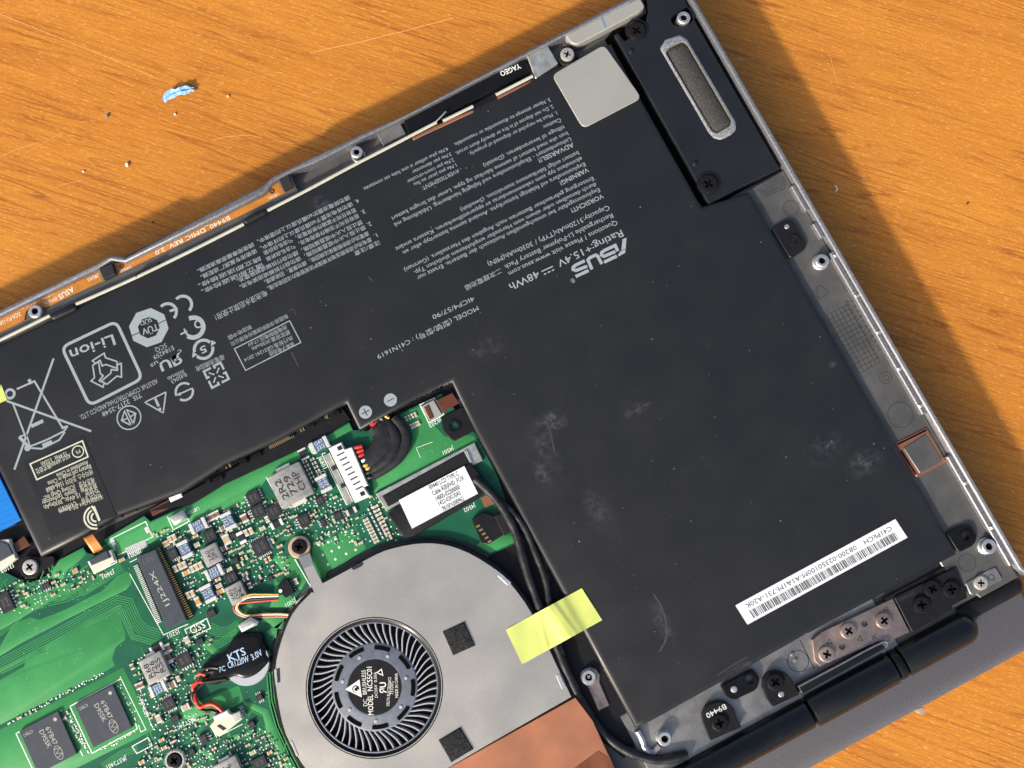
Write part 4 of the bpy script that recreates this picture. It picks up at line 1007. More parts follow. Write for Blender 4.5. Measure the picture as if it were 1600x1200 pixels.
k = text_key('fan', 'label_text', M_ltext, lb)
text(k, 'DC   BRUSHLESS', (571, 1103), (568, 1047), zh, 1.0); text(k, 'MODEL  NC55C01', (579.5, 1117), (577, 1042), zh, 1.25, .008)
text(k, 'DC05V  0.50A', (588, 1090), (586, 1050), zh, .7); text(k, 'DELTA ELECTRONICS', (606, 1103), (609, 1058), zh, .7); text(k, 'MADE IN CHINA', (620, 1090), (619, 1052), zh, .75); text(k, 'ЯU', (599, 1083), (598, 1066), zh, 1.7, .02); text(k, '731DEC', (612, 1085), (612, 1064), zh, .8)
g = G()
tp_ = pts(zm(*ZF, [(398, 735), (462, 690), (472, 770)]), zh); g.flat(tp_, zh, holes=[circle(at(556, 1076.5, zh), 1.0, 14)]); g.arc(at(556.5, 1077, zh), .65, 60, 330, .3, zh)
g.stroke(pts(zm(*ZF, [(540, 660), (560, 645), (566, 672)]), zh), .25, zh, True); g.obj('label_logo', M_ltext, lb, smooth=False)
for q in (zm(*ZF, [(833, 478), (930, 433), (978, 540), (880, 584)]), zm(*ZF, [(815, 963), (912, 905), (970, 1003), (872, 1062)])):
    part('foam_pad', q, 13.95, 14.5, M_foam, fan, ((0, .3), (.2, .05), (.4, 0)))
# fan leads
def wpath(l): return smooth_path([(*at(x, y, z), z) for x, y, z in l], 8)
def p7(x, y): return (350 + x / 5.333, 780 + y / 5.333)
for i, m in enumerate((M_red, M_blackw, M_whitep, M_yel)):
    d = (i - 1.5)
    l = [(*p7(455, 815 - 14 * d), 12.7), (*p7(330, 820 - 18 * d), 13.0), (*p7(200, 830 - 20 * d), 13.2 + .15 * d), (*p7(105 + 8 * d, 880), 13.0), (*p7(110 + 10 * d, 935 - 4 * d), 12.6), (*p7(190, 975 - 6 * d), 12.5), (*p7(350, 968 - 8 * d), 12.4), (*p7(500, 968 - 8 * d), 12.4), (*p7(620, 985 - 8 * d), 12.3)]
    g = G(); g.tube(wpath(l), .27, 8); g.obj('lead', m, fan)
# ------------------------------------------------------------------ copper sheet over the fan outlet
g = G(); g.prism(pts([(690, 1206), (899, 1090), (926, 1126), (948, 1174), (975, 1230), (850, 1300), (740, 1300)], 14.15), 13.2, 14.15, [(0, .1), (.1, 0)])
cs = g.obj('copper_sheet', M_copper); tag(cs, 'bare creased copper sheet covering the outlet of the fan', 'heat sink')
M_cbrown = mat('copper_brown', (0.30, 0.11, 0.055), 0.3, 0.6, var=0.3, vscale=200)
part('dark_fold', [(890, 1205), (935, 1172), (950, 1182), (985, 1240), (940, 1260)], 14.1, 14.25, M_cbrown, cs)

# ------------------------------------------------------------------ display cable
dc = thing('display_cable', 'black display cable with white part label, plugged into the green board', 'cable', (*at(700, 770, 11), Z_PCB))
def p5(x, y): return (580 + x / 5.333, 580 + y / 5.333)
part('plug_shell', [p5(*q) for q in ((35, 1020), (860, 592), (932, 742), (125, 1165))], 11.62, 12.6, M_foil, dc)
part('plug_tape', [p5(*q) for q in ((90, 1040), (780, 662), (830, 765), (140, 1130))], 12.4, 13.0, M_tapeblk, dc, ((0, .3), (.3, 0)))
part('plug_latch', [p5(*q) for q in ((770, 665), (800, 650), (845, 755), (825, 768))], 12.5, 13.1, M_post, dc)
part('cable_tape', [(604, 802), (622, 790), (735, 722), (752, 742), (762, 768), (748, 778), (648, 838), (631, 842)], 12.0, 13.5, M_tapeblk, dc, ((0, .5), (.3, .1), (.7, 0)), r=.5)
lb2 = part('part_label', [p5(*q) for q in ((230, 1075), (775, 790), (890, 1020), (340, 1312))], 13.4, 13.62, M_white, dc, None)
k = text_key('lcd', 'label_text', M_ink, lb2)
for i, (s, a, b) in enumerate((('B9440 LCD TYPE C', (485, 970), (725, 850)), ('Cable R(B)FHD_FOX', (510, 1020), (770, 885)), ('14005-02200000', (540, 1065), (735, 962)), ('1422-02KU0AS', (562, 1105), (742, 1010)), ('7810FX000962', (592, 1152), (770, 1058)))):
    text(k, s, p5(*a), p5(*b), 13.65, 1.15, .006)
# braided runs (two strands, one below the tape)
for l, r_ in (([(742, 748, 13.0), (764, 768, 13.2), (786, 795, 13.3), (803, 826, 13.2), (814, 860, 13.1), (826, 902, 13.0), (842, 945, 12.9), (856, 978, 12.85), (872, 1016, 12.8), (888, 1054, 12.6), (908, 1095, 12.4), (933, 1134, 12.2), (960, 1161, 12.2), (995, 1180, 12.2), (1032, 1188, 12.2), (1075, 1180, 12)], 1.22),
              ([(752, 760, 12.4), (790, 790, 12.8), (818, 822, 13.0), (838, 868, 13.0), (852, 905, 12.9), (859, 945, 12.9), (866, 985, 12.9), (880, 1025, 12.6)], .95)):
    g = G(); g.tube(wpath(l), lambda t, r_=r_: r_ * (1 + .07 * math.sin(t * 47) + .06 * math.sin(t * 111 + 1)), 12); g.obj('braided_run', M_cable, dc)

# ------------------------------------------------------------------ tapes
def sheet(name, q, zf, m, nx=24, ny=8, th=.08):
    g = G(); n = nx + 1
    for side in (0, 1):
        for j in range(ny + 1):
            for i in range(n):
                s, t = i / nx, j / ny
                x = (q[0][0] * (1 - s) + q[1][0] * s) * (1 - t) + (q[3][0] * (1 - s) + q[2][0] * s) * t
                y = (q[0][1] * (1 - s) + q[1][1] * s) * (1 - t) + (q[3][1] * (1 - s) + q[2][1] * s) * t
                z = zf(s, t) - side * th; g.V.append((*at(x, y, z), z))
    o = n * (ny + 1)
    for j in range(ny):
        for i in range(nx):
            a = j * n + i; g.F.append((a + n, a + n + 1, a + 1, a)); g.F.append((o + a, o + a + 1, o + a + n + 1, o + a + n))
    for i in range(nx): g.F.append((i, i + 1, o + i + 1, o + i)); a = ny * n + i; g.F.append((a + 1, a, o + a, o + a + 1))
    for j in range(ny): a = j * n; g.F.append((a + n, a, o + a, o + a + n)); a = j * n + nx; g.F.append((a, a + n, o + a + n, o + a))
    return g.obj(name, m, None, ang=80)
tp = sheet('adhesive_tape', [(790, 984), (909, 919), (941, 969), (816, 1038)], lambda s, t: 14.16 + 1.15 * math.exp(-((s - .56 - .05 * t) / .13) ** 2) + .25 * math.exp(-((s - .74) / .05) ** 2) + .07 * math.sin(s * 19 + t * 4) + .16 * math.exp(-((s - .42 + .1 * t) / .025) ** 2) + .14 * math.exp(-((s - .63 - .05 * t) / .02) ** 2), M_tape, 60, 12)
tag(tp, 'lime yellow strip of tape holding the black cable between fan and battery', 'tape')
tp2 = sheet('adhesive_tape', [(-45, 612), (2, 601), (11, 625), (-45, 650)], lambda s, t: 14.14, M_tape, 6, 4)
tag(tp2, 'small lime yellow tape end stuck over the crossed-out bin mark', 'tape')

# ------------------------------------------------------------------ blue ribbon
rb = thing('ribbon_cable', 'bright blue flat ribbon cable tucked beside the battery corner', 'ribbon cable', (*at(0, 790, 11), Z_FLOOR))
part('ribbon', [(-60, 640), (-45, 655), (0, 746), (33, 812), (0, 830), (-60, 858)], 12.0, 12.6, M_bluerib, rb)
g = G()
for i in range(9):
    y = 764 + i * 8; g.stroke(pts([(-30, y + 14), (26 - (8 - i) * 3.2, y - 9)], 12.62), .12, 12.62)
g.obj('conductor_line', mat('ribbon_line', (0.004, 0.13, 0.48), .4), rb, smooth=False)
part('brown_flex_tail', zm(0, 650, 4, [(62, 815), (150, 745), (190, 805), (88, 860)]), 11.6, 12.2, M_brown, laptop)

# ------------------------------------------------------------------ motherboard
board = thing('motherboard', 'green circuit board crowded with chips and tiny components beside the fan', 'circuit board', (*at(250, 1000, 10.4), Z_FLOOR))
ZB_ = Z_PCB
def q3(l): return zm(0, 650, 4, l)
def q6(l): return zm(180, 720, 5.333, l)
def q0(l): return zm(0, 900, 4, l)
def q7(l): return zm(350, 780, 5.333, l)
def q4(l): return zm(350, 580, 5.333, l)
def q5(l): return zm(580, 580, 5.333, l)
def qb(l): return zm(200, 950, 4.8, l)
up_edge = q3([(310, 985), (370, 900), (520, 822), (545, 855), (600, 870), (650, 770), (900, 622), (940, 657), (1200, 540), (1600, 322)]) + [(350, 754), (519, 675), (545, 659), (552, 672), (580, 673), (625, 646), (690, 615), (742, 676), (778, 745), (812, 846), (764, 868)]
PCB = [(-80, 905), (-20, 880), (30, 905), (56, 908)] + up_edge + [(735, 849), (690, 838), (640, 839), (590, 852), (540, 876), (500, 900), (470, 925), (440, 960), (424, 1010), (419, 1060), (425, 1110), (440, 1160), (466, 1210), (495, 1260), (-80, 1300)]
g = G(); g.prism(pts(PCB, ZB_), 10.75, ZB_, [(0, .06), (.06, 0)]); g.obj('substrate', M_pcb, board)
# light copper pours under the solder mask
POURS = [
    q0([(-60, 470), (0, 440), (80, 300), (190, 258), (250, 272), (420, 205), (640, 92), (730, 0), (800, -30), (822, 10), (818, 50), (790, 85), (420, 268), (130, 420), (0, 500), (-60, 530)]),
    q0([(-60, 690), (0, 650), (150, 568), (170, 490), (235, 460), (250, 495), (290, 455), (480, 345), (740, 222), (785, 365), (780, 400), (722, 445), (700, 520), (718, 560), (650, 600), (0, 930), (-60, 950)]),
    q0([(-60, 990), (0, 960), (770, 572), (960, 965), (700, 1090), (420, 1230), (300, 1300), (-60, 1300)]),
    up_edge[0:3] + [(134, 866), (120, 880), (106, 890), (98, 905), (82, 903)],
    [(162, 844), (225, 807), (235, 816), (300, 787), (350, 756), (519, 677), (546, 661), (550, 672), (470, 715), (440, 735), (415, 750), (398, 775), (378, 790), (340, 798), (300, 815), (250, 838), (237, 848), (200, 862), (185, 868), (170, 852)],
    [(585, 672), (625, 648), (662, 632), (676, 662), (695, 682), (738, 680), (746, 690), (655, 736), (600, 762), (585, 770), (580, 740), (600, 720), (620, 690)],
    q7([(740, 352), (800, 360), (1010, 262), (1085, 242), (1185, 408), (1000, 530), (860, 605), (830, 700), (760, 620), (735, 470)]),
    q7([(330, 470), (560, 470), (600, 500), (690, 680), (640, 760), (560, 700), (430, 520)]),
    qb([(380, 790), (520, 700), (830, 580), (870, 700), (600, 850), (520, 860), (430, 830)]),
    qb([(860, 690), (1050, 760), (1130, 960), (1240, 1200), (1170, 1200), (1060, 1000), (1010, 800), (870, 730)]),
    qb([(1040, 180), (1170, 90), (1120, 160), (1110, 230), (1060, 200)]),
    qb([(590, 250), (700, 330), (640, 350), (560, 290)]), qb([(1000, 20), (1180, 60), (1150, 160), (1100, 150), (1010, 80)]),
    q7([(150, 900), (210, 870), (250, 880), (180, 950)]), q7([(420, 660), (600, 850), (560, 900), (380, 900), (420, 780)]),
    [(-60, 985), (0, 955), (30, 935), (90, 915), (140, 905), (60, 950), (0, 985), (-60, 1015)],
    [(770, 828), (800, 838), (806, 846), (766, 864), (745, 852)],
    qb([(500, 1010), (560, 1060), (640, 1090), (650, 1140), (620, 1140), (560, 1090), (500, 1060)]), qb([(780, 960), (980, 900), (1050, 930), (1040, 950), (940, 940), (800, 985)]),
]
for q in POURS:
    g = G(); g.prism(pts(q, ZB_ + .035), ZB_ - .05, ZB_ + .035, [(0, .02), (.05, 0)]); g.obj('copper_pour', M_pour, board)
# traces
g = G(); zt = ZB_ + .02
def bundle(l, n, sp, wd=.22):
    base = [Vector(q) for q in pts(l, zt)]
    for k in range(n):
        off = (k - (n - 1) / 2) * sp; out = []
        for i, b in enumerate(base):
            a, c = base[max(0, i - 1)], base[min(len(base) - 1, i + 1)]
            e1 = (b - a).normalized() if i else (c - b).normalized(); e2 = (c - b).normalized() if i < len(base) - 1 else e1
            n1, n2 = Vector((-e1.y, e1.x)), Vector((-e2.y, e2.x)); m = (n1 + n2).normalized()
            out.append(b + m * (off / max(.5, m.dot(n1))))
        g.stroke(out, wd, zt)
bundle(q0([(-60, 590), (0, 555), (300, 400), (560, 255), (740, 160), (800, 175), (850, 290), (900, 345), (1000, 375)]), 6, .62)
bundle(q0([(0, 600), (260, 470), (560, 290), (745, 200), (830, 380), (980, 425), (1120, 395)]), 3, .55, .3)
bundle(q0([(-60, 380), (0, 340), (180, 190), (420, 130), (560, 60), (640, 10)]), 5, .6)
bundle(q0([(100, 70), (260, 110), (360, 140), (430, 110), (520, 40)]), 4, .5)
bundle(q0([(410, 70), (520, 95), (620, 35), (700, -20), (760, -60)]), 5, .55)
bundle(q0([(1310, 320), (1370, 350), (1430, 350), (1500, 300)]), 5, .6)
bundle(qb([(560, 240), (640, 290), (690, 290), (760, 240), (830, 190)]), 6, .6)
bundle(qb([(1060, 480), (1080, 700), (1130, 880), (1230, 1100), (1300, 1230)]), 3, .8, .3)
bundle(qb([(860, 720), (960, 770), (1030, 800), (1080, 900)]), 3, .6)
bundle(q0([(640, 1190), (760, 1110), (860, 1080)]), 4, .5)
bundle(q7([(260, 240), (300, 330), (330, 300), (380, 250)]), 4, .4, .15)
bundle(q7([(480, 340), (560, 300), (700, 330), (780, 300)]), 3, .45, .18)
random.seed(77)
def rpoly(poly):
    xs = [p[0] for p in poly]; ys = [p[1] for p in poly]
    while True:
        x, y = random.uniform(min(xs), max(xs)), random.uniform(min(ys), max(ys)); ins = False
        for i in range(len(poly)):
            (x1, y1), (x2, y2) = poly[i - 1], poly[i]
            if (y1 > y) != (y2 > y) and x < (x2 - x1) * (y - y1) / (y2 - y1) + x1: ins = not ins
        if ins: return x, y
BUSY = [[(235, 835), (300, 815), (345, 800), (400, 775), (450, 790), (560, 775), (610, 770), (640, 835), (560, 850), (480, 850), (455, 880), (448, 925), (420, 905), (370, 930), (310, 960), (300, 940), (275, 870)],
        [(205, 1030), (260, 1010), (320, 970), (330, 1000), (300, 1080), (330, 1130), (280, 1160), (235, 1140), (215, 1080)],
        [(240, 1150), (330, 1150), (390, 1120), (425, 1150), (460, 1200), (330, 1220), (200, 1220)],
        [(-20, 930), (30, 905), (130, 890), (180, 890), (100, 930), (30, 960)], [(570, 780), (620, 800), (625, 845), (585, 850)], [(450, 770), (500, 760), (545, 790), (500, 820), (455, 800)]]
for poly in BUSY[:4]:
    for i in range(46):
        x, y = rpoly(poly); c = at(x, y, zt); d = random.choice(((1, 0), (0, 1), (.7, .7), (.7, -.7))); l = random.uniform(1.2, 4); l2 = random.uniform(.6, 2.5); d2 = random.choice(((1, 0), (0, 1)))
        g.stroke([c, (c[0] + d[0] * l, c[1] + d[1] * l), (c[0] + d[0] * l + d2[0] * l2, c[1] + d[1] * l + d2[1] * l2)], random.choice((.15, .2, .3)), zt)
g.obj('copper_traces', M_pour, board, smooth=False, kind='stuff')

# --- silk screen
g = G(); zs = ZB_ + .055
def sk(l, wd=.2, closed=False):
    g = G(); g.stroke(pts(l, zs), wd, zs, closed); g.obj('silkscreen_line', M_silk, board, smooth=False)
sk(q3([(720, 840), (690, 770), (910, 660), (955, 755), (905, 780)]), .28); sk(q3([(735, 870), (790, 845)]), .25)
sk(q6([(435, 465), (485, 575), (615, 505), (575, 400)]), .25)
sk(q3([(550, 910), (590, 985), (730, 915), (700, 830)]), .25); sk(q3([(810, 915), (850, 895), (870, 885)]), .22)
sk(q0([(810, -15), (1022, 368), (1175, 300)]), .22)
sk(q0([(1155, 335), (1292, 266), (1316, 326), (1182, 392)]), .26, True)
sk(q0([(437, 815), (700, 672), (760, 640)]), .3); sk(q0([(437, 815), (575, 1108), (858, 955), (845, 915)]), .3); sk(q0([(100, 985), (360, 848), (390, 840)]), .3); sk(q0([(100, 985), (215, 1230)]), .3); sk(q0([(518, 1125), (500, 1090)]), .3)
sk(q0([(750, 628), (912, 960), (880, 975), (865, 930)]), .22); sk(q0([(865, 740), (960, 960)]), .18)
sk(q4([(352, 885), (500, 1150), (570, 1115)]), .25); sk(q4([(700, 612), (735, 685), (870, 620)]), .22); sk(q4([(770, 850), (840, 830), (885, 960)]), .22); sk(q4([(815, 690), (845, 680)]), .22); sk(q4([(815, 690), (1020, 1110)]), .22)
sk(q6([(715, 800), (775, 890), (880, 850), (910, 930)]), .22); sk(q6([(1120, 690), (1190, 800), (1300, 740)]), .2); sk(q6([(625, 605), (755, 540)]), .2); sk(q6([(900, 425), (950, 400)]), .2)
sk(q5([(405, 280), (525, 225), (605, 360), (480, 432)]), .3, True); sk(q7([(740, 740), (610, 860), (600, 880)]), .5); sk(q7([(590, 500), (750, 775)]), .3)
sk(q0([(825, 1065), (925, 1010), (950, 1060), (855, 1110)]), .25, True); sk(q5([(510, 590), (375, 640), (410, 720)]), .14)
sk(qb([(665, 970), (700, 955)]), .2); sk(qb([(620, 880), (665, 970), (860, 870)]), .2); sk(qb([(80, 590), (110, 660)]), .2)
for s, a, b, h in (('SSD', (320, 974.5), (297, 986), 2.1), ('J5201', (281, 986), (262, 995), 1.0), ('J8001', (221, 860), (201, 870), 1.1), ('J3601', (179, 893), (160, 902), 1.0), ('J3103', (22, 883), (2, 893), 1.0),
                   ('U8001', (311, 794), (294, 802), .9), ('J4501', (709, 700), (692, 708), 1.0), ('J4502', (743, 789), (725, 798), 1.0), ('J6203', (690, 655), (671, 666), 1.0), ('J5001', (463, 937), (446, 946), 1.0),
                   ('PJP4001', (220, 1093), (230, 1119), 1.0), ('JRST2402', (305, 1122), (273, 1140), 1.0), ('JRST2401', (198, 1184), (167, 1199), 1.0), ('J2401', (376, 1103), (383, 1118), .8), ('J6801', (499, 713), (508, 732), 1.0)):
    text(text_key('silk' + s, 'board_text', M_silk, board), s, a, b, zs, h, .004)

# --- components
KP = .181
PROTO = {}
def block(kind, px, lu, lv, h, m, rot_=0, ends=None, endm=None, name='component', marks=None, pins=0, pinv=0, chamf=.12):
    """lu, lv in photo pixels along the hinge and across it; ends: share of the length that is solder terminal"""
    c = at(*px, ZB_ + h); key = (kind, lu, lv, h, rot_, pins, pinv)
    U, V_ = lu * KP, lv * KP
    if key in PROTO:
        return copy_at(PROTO[key], (c[0], c[1], ZB_ + .01), board)
    g = G(); g.box(c, U * (1 - 2 * (ends or 0)), V_, ZB_ + .01, ZB_ + h, rot_, chamf)
    o = g.obj(name, m, board)
    if WLOC[o.name] != Vector((c[0], c[1], ZB_ + .01)): pass
    if ends:
        g = G()
        for s in (-1, 1):
            d = s * U * (.5 - ends / 2); g.box((c[0] + d * math.cos(R(rot_)), c[1] + d * math.sin(R(rot_))), U * ends, V_ * 1.06, ZB_ + .01, ZB_ + h * 1.03, rot_, min(.1, h * .2))
        g.obj('terminal', endm or M_solder, o)
    if pins or pinv:
        g = G()
        for s in (-1, 1):
            for i in range(pins):
                x = (i - (pins - 1) / 2) * U * .9 / pins; y = s * (V_ / 2 + .28)
                g.box((c[0] + x * math.cos(R(rot_)) - y * math.sin(R(rot_)), c[1] + x * math.sin(R(rot_)) + y * math.cos(R(rot_))), U * .45 / pins, .75, ZB_ + .01, ZB_ + h * .3, rot_)
            for i in range(pinv):
                y = (i - (pinv - 1) / 2) * V_ * .9 / pinv; x = s * (U / 2 + .28)
                g.box((c[0] + x * math.cos(R(rot_)) - y * math.sin(R(rot_)), c[1] + x * math.sin(R(rot_)) + y * math.cos(R(rot_))), .75, V_ * .45 / pinv, ZB_ + .01, ZB_ + h * .3, rot_)
        g.obj('pins', M_solder, o)
    PROTO[key] = o
    return o
OCC = []
def occ(px, r): OCC.append((px[0], px[1], r))
def ic(px, lu, lv, h=.9, pins=0, pinv=0, rot_=0, marks=(), m=None, zoom=None):
    if zoom: px = zm(*zoom, [px])[0]
    o = block('ic' + str(len(PROTO)) if marks else 'ic', px, lu, lv, h, m or M_chip, rot_, name='chip', pins=pins, pinv=pinv)
    occ(px, max(lu, lv) * .62)
    # faint two line marking across the chip, read from below upwards
    for i in range(2):
        dx = (i - .5) * lu * .36
        ca, sa = .8876, -.4583     # image direction of the hinge axis
        vx, vy = .46, .88
        a = (px[0] + ca * dx + vx * lv * .26, px[1] + sa * dx + vy * lv * .26); b = (px[0] + ca * dx - vx * lv * .26, px[1] + sa * dx - vy * lv * .26)
        text(text_key('icm' + o.name, 'marking', M_chiptext2, o), marks[i] if i < len(marks) else random.choice(('P4B', '7HX', 'AO47', 'A36', '8S2')), a, b, ZB_ + h + .015, lu * KP * .18)
    return o
def ind(px, lu, lv, h, lines, rot_=0, zoom=None, hh=None, pads=True):
    if zoom: px = zm(*zoom, [px])[0]
    c = at(*px, ZB_ + h); U, V_ = lu * KP, lv * KP
    g = G(); g.prism(rounded(ccw([(c[0] + x, c[1] + y) for x, y in ((-U / 2, -V_ / 2), (U / 2, -V_ / 2), (U / 2, V_ / 2), (-U / 2, V_ / 2))]), U * .06, 2), ZB_ + .25, ZB_ + h, [(0, .25), (.12, .05), (.3, 0)])
    o = g.obj('inductor', M_ind, board); occ(px, max(lu, lv) * .66)
    if pads:
        for s in (-1, 1):
            g = G(); g.box((c[0] + U * .0, c[1] + s * V_ * .52), U * .42, V_ * .16, ZB_ + .01, ZB_ + h * .55, 0, .08); g.obj('terminal', M_solder, o)
    n = len(lines)
    for i, s in enumerate(lines):
        dx = (i - (n - 1) / 2) * lu * .27; ca, sa, vx, vy = .8876, -.4583, .46, .88; q = lv * .30
        text(text_key('ind' + o.name, 'marking', M_ink, o), s, (px[0] + ca * dx + vx * q, px[1] + sa * dx + vy * q), (px[0] + ca * dx - vx * q, px[1] + sa * dx - vy * q), ZB_ + h + .02, hh or lu * KP * .19, .01)
    return o
ZZ4, ZZ6, ZZ7, ZZ0, ZZB = (350, 580, 5.333), (180, 720, 5.333), (350, 780, 5.333), (0, 900, 4), (200, 950, 4.8)
ind((453.5, 758), 55, 55, 2.4, ('2R2', '729', 'CHP'))
ind((330, 867), 27, 30, 1.9, ('2A0', '2R2'), pads=False); ind((369, 927), 27, 30, 1.9, ('X4N', 'D05', 'R'), pads=False)
ind((241, 1044), 37, 40, 2.3, ('R68', '726', 'RSS'))
ind((356, 1207), 40, 36, 2.2, ('R68', '726'))
# power chips
for c in ((1150, 305), (1190, 420), (1322, 420)): ic(c, 20, 20, .95, pinv=4, zoom=ZZ6)
ic((790, 625), 18, 19, .95, zoom=ZZ6); ic((968, 982), 19, 19, .95, zoom=ZZ6); ic((478, 772), 15, 17, 1.1, pins=4, zoom=ZZ6); ic((1212, 718), 25, 25, .8, pins=7, pinv=7, zoom=ZZ6, marks=('BQ247', '70E A8'))
ic((665, 175), 17, 18, .95, pinv=4, zoom=ZZ7); ic((950, 140), 13, 12, .8, pinv=3, zoom=ZZ7); ic((825, 195), 8, 12, .8, pinv=3, zoom=ZZ7); ic((800, 15), 12, 14, .9, pinv=3, zoom=ZZ7)
ic((1150, 527), 23, 20, .8, pins=5, zoom=ZZ0, marks=('5048', 'G61')); ic((1055, 800), 18, 18, .8, pins=5, zoom=ZZ0); ic((1320, 232), 13, 11, .7, zoom=ZZ0); ic((565, 985), 11, 14, .9, pinv=3, zoom=ZZB); ic((925, 875), 10, 9, .8, zoom=ZZB); ic((985, 672), 10, 9, .7, pins=3, zoom=ZZB)
ic((480, 1080), 8, 10, .8, zoom=ZZB); ic((985, 1160), 22, 16, .9, zoom=ZZB); ic((350, 830), 13, 10, .8, zoom=ZZB); ic((540, 250), 10, 8, .8, zoom=ZZB); ic((-5, 1150 / 4 * 0 + 0), 1, 1, .1) if False else None
ic((8, 941), 20, 30, 1.0, pinv=5); ic((72, 915), 12, 9, .7, pins=3); ic((385, 655), 8, 8, .6, zoom=ZZ7); ic((290, 690), 7, 7, .6, zoom=ZZ7); ic((95, 500), 9, 8, .6, zoom=ZZ7); ic((1000, 830), 9, 8, .7, zoom=ZZ6); ic((980, 625), 9, 9, .7, zoom=ZZ6)
# slate tantalum capacitors with pale codes
def tant(px, lu, lv, rot_, zoom=None, s='33'):
    if zoom: px = zm(*zoom, [px])[0]
    o = block('tant', px, lu, lv, 1.5, M_bluecap, rot_, .2, name='tantalum_capacitor'); occ(px, 15)
    ca, sa, vx, vy = .8876, -.4583, .46, .88
    if rot_ == 0: d, q = (ca, sa), (vx, vy)
    else: d, q = (vx, vy), (ca, sa)
    for i in (-.5, .5):
        text(text_key('tc' + o.name, 'marking', M_bluetext, o), random.choice(('G47', 'A10', '107', 'J22')), (px[0] - d[0] * lu * .24 + q[0] * i * lv * .45, px[1] - d[1] * lu * .24 + q[1] * i * lv * .45), (px[0] + d[0] * lu * .24 + q[0] * i * lv * .45, px[1] + d[1] * lu * .24 + q[1] * i * lv * .45), ZB_ + 1.53, .9, .01)
for c, r_ in (((690, 540), 0), ((940, 500), 90), ((577, 738), 90), ((822, 930), 0), ((772, 1105), 90)): tant(c, 27, 17, r_, ZZ6)
tant((795, 612), 29, 17, 0, ZZ4); tant((828, 935), 27, 17, 90, ZZ4); tant((985, 705), 26, 16, 0, ZZ0)
block('tant', zm(*ZZ4, [(660, 690)])[0], 18, 12, .8, M_chip, 90, .18, name='resistor'); occ((474, 709), 12)
block('resw', zm(*ZZ6, [(1050, 640)])[0], 19, 10, .7, M_chip, 90, .25, M_whitep, name='resistor'); block('resw', zm(*ZZ6, [(1345, 525)])[0], 20, 10, .7, M_chip, 0, .22, M_whitep, name='resistor'); occ((377, 840), 11); occ((432, 818), 11)
block('resw', zm(*ZZ7, [(1060, 100)])[0], 17, 9, .7, M_chip, 0, .25, name='resistor'); occ((549, 799), 10); block('resw', (245, 1014), 22, 13, .9, M_chip, 0, .2, name='resistor'); occ((245, 1014), 12)
# ceramic capacitors one can tell apart
for c, lu, lv, m, r_ in ([(c, 12, 7, M_brn, 90) for c in ((780, 478), (815, 460), (850, 442))] + [((1075, 478), 14, 10, M_brn, 90), ((895, 560), 10, 8, M_brn, 0), ((925, 655), 17, 11, M_tan, 90), ((905, 728), 10, 8, M_brn, 0)] +
        [(c, 11, 6, M_tan, 90) for c in ((1090, 600), (1130, 583), (1265, 487), (640, 902), (675, 885), (710, 868), (500, 900), (540, 880), (575, 865), (605, 1122), (642, 1105), (455, 655), (490, 638))] +
        [((1225, 562), 9, 6, M_tan, 0), ((680, 700), 9, 7, M_tan, 0), ((862, 1042), 10, 7, M_tan, 0), ((875, 1088), 13, 7, M_orange, 0), ((590, 932), 13, 7, M_orange, 0), ((668, 628), 9, 4, M_orange, 0), ((855, 990), 9, 5, M_orange, 0), ((410, 697), 9, 5, M_orange, 90), ((432, 685), 9, 5, M_orange, 90), ((1255, 832), 8, 4, M_orange, 90), ((1285, 815), 8, 4, M_orange, 90), ((1370, 710), 9, 4, M_orange, 0), ((685, 1172), 14, 8, M_orange, 90), ((1120, 1040), 9, 6, M_brn, 90), ((1080, 945), 9, 6, M_brn, 0), ((1085, 985), 9, 6, M_brn, 0), ((1025, 880), 7, 4, M_orange, 90), ((950, 905), 9, 6, M_tan, 0), ((1505, 1005), 10, 6, M_tan, 90)]):
    px = zm(*ZZ6, [c])[0]; block('mlcc' + m.name, px, lu, lv, .75, m, r_, .26, name='ceramic_capacitor'); occ(px, 7)
for c, lu, lv, m, r_ in (((1010, 262), 0, 0, M_tan, 0),)[:0]: pass
for c, lu, lv, m, r_ in (((440, 240), 11, 8, M_tan, 90), ((330, 575), 12, 10, M_brn, 0), ((275, 570), 10, 6, M_tan, 90), ((375, 530), 9, 6, M_tan, 90), ((430, 745), 13, 9, M_tan, 0), ((228, 830), 13, 8, M_tan, 90), ((300, 370), 20, 9, M_brn, 90), ((250, 990), 9, 5, M_orange, 0), ((270, 1050), 9, 5, M_orange, 0), ((100, 1158), 9, 6, M_orange, 0), ((1062, 1085), 8, 5, M_orange, 0), ((935, 1085), 10, 6, M_tan, 0), ((70, 590), 10, 6, M_brn, 90), ((100, 578), 10, 6, M_brn, 90), ((30, 440), 9, 6, M_brn, 90), ((300, 300), 14, 8, M_brn, 90)):
    px = zm(*ZZB, [c])[0]; block('mlcc' + m.name, px, lu, lv, .75, m, r_, .26, name='ceramic_capacitor'); occ(px, 7)
for c, lu, lv, m, r_ in ([((465, 960), 8, 4, M_orange, 0), ((470, 975), 8, 4, M_orange, 0), ((760, 898), 9, 5, M_orange, 0)]):
    px = q3([c])[0]; block('mlcc' + m.name, px, lu, lv, .6, m, r_, .2, name='ceramic_capacitor'); occ(px, 6)
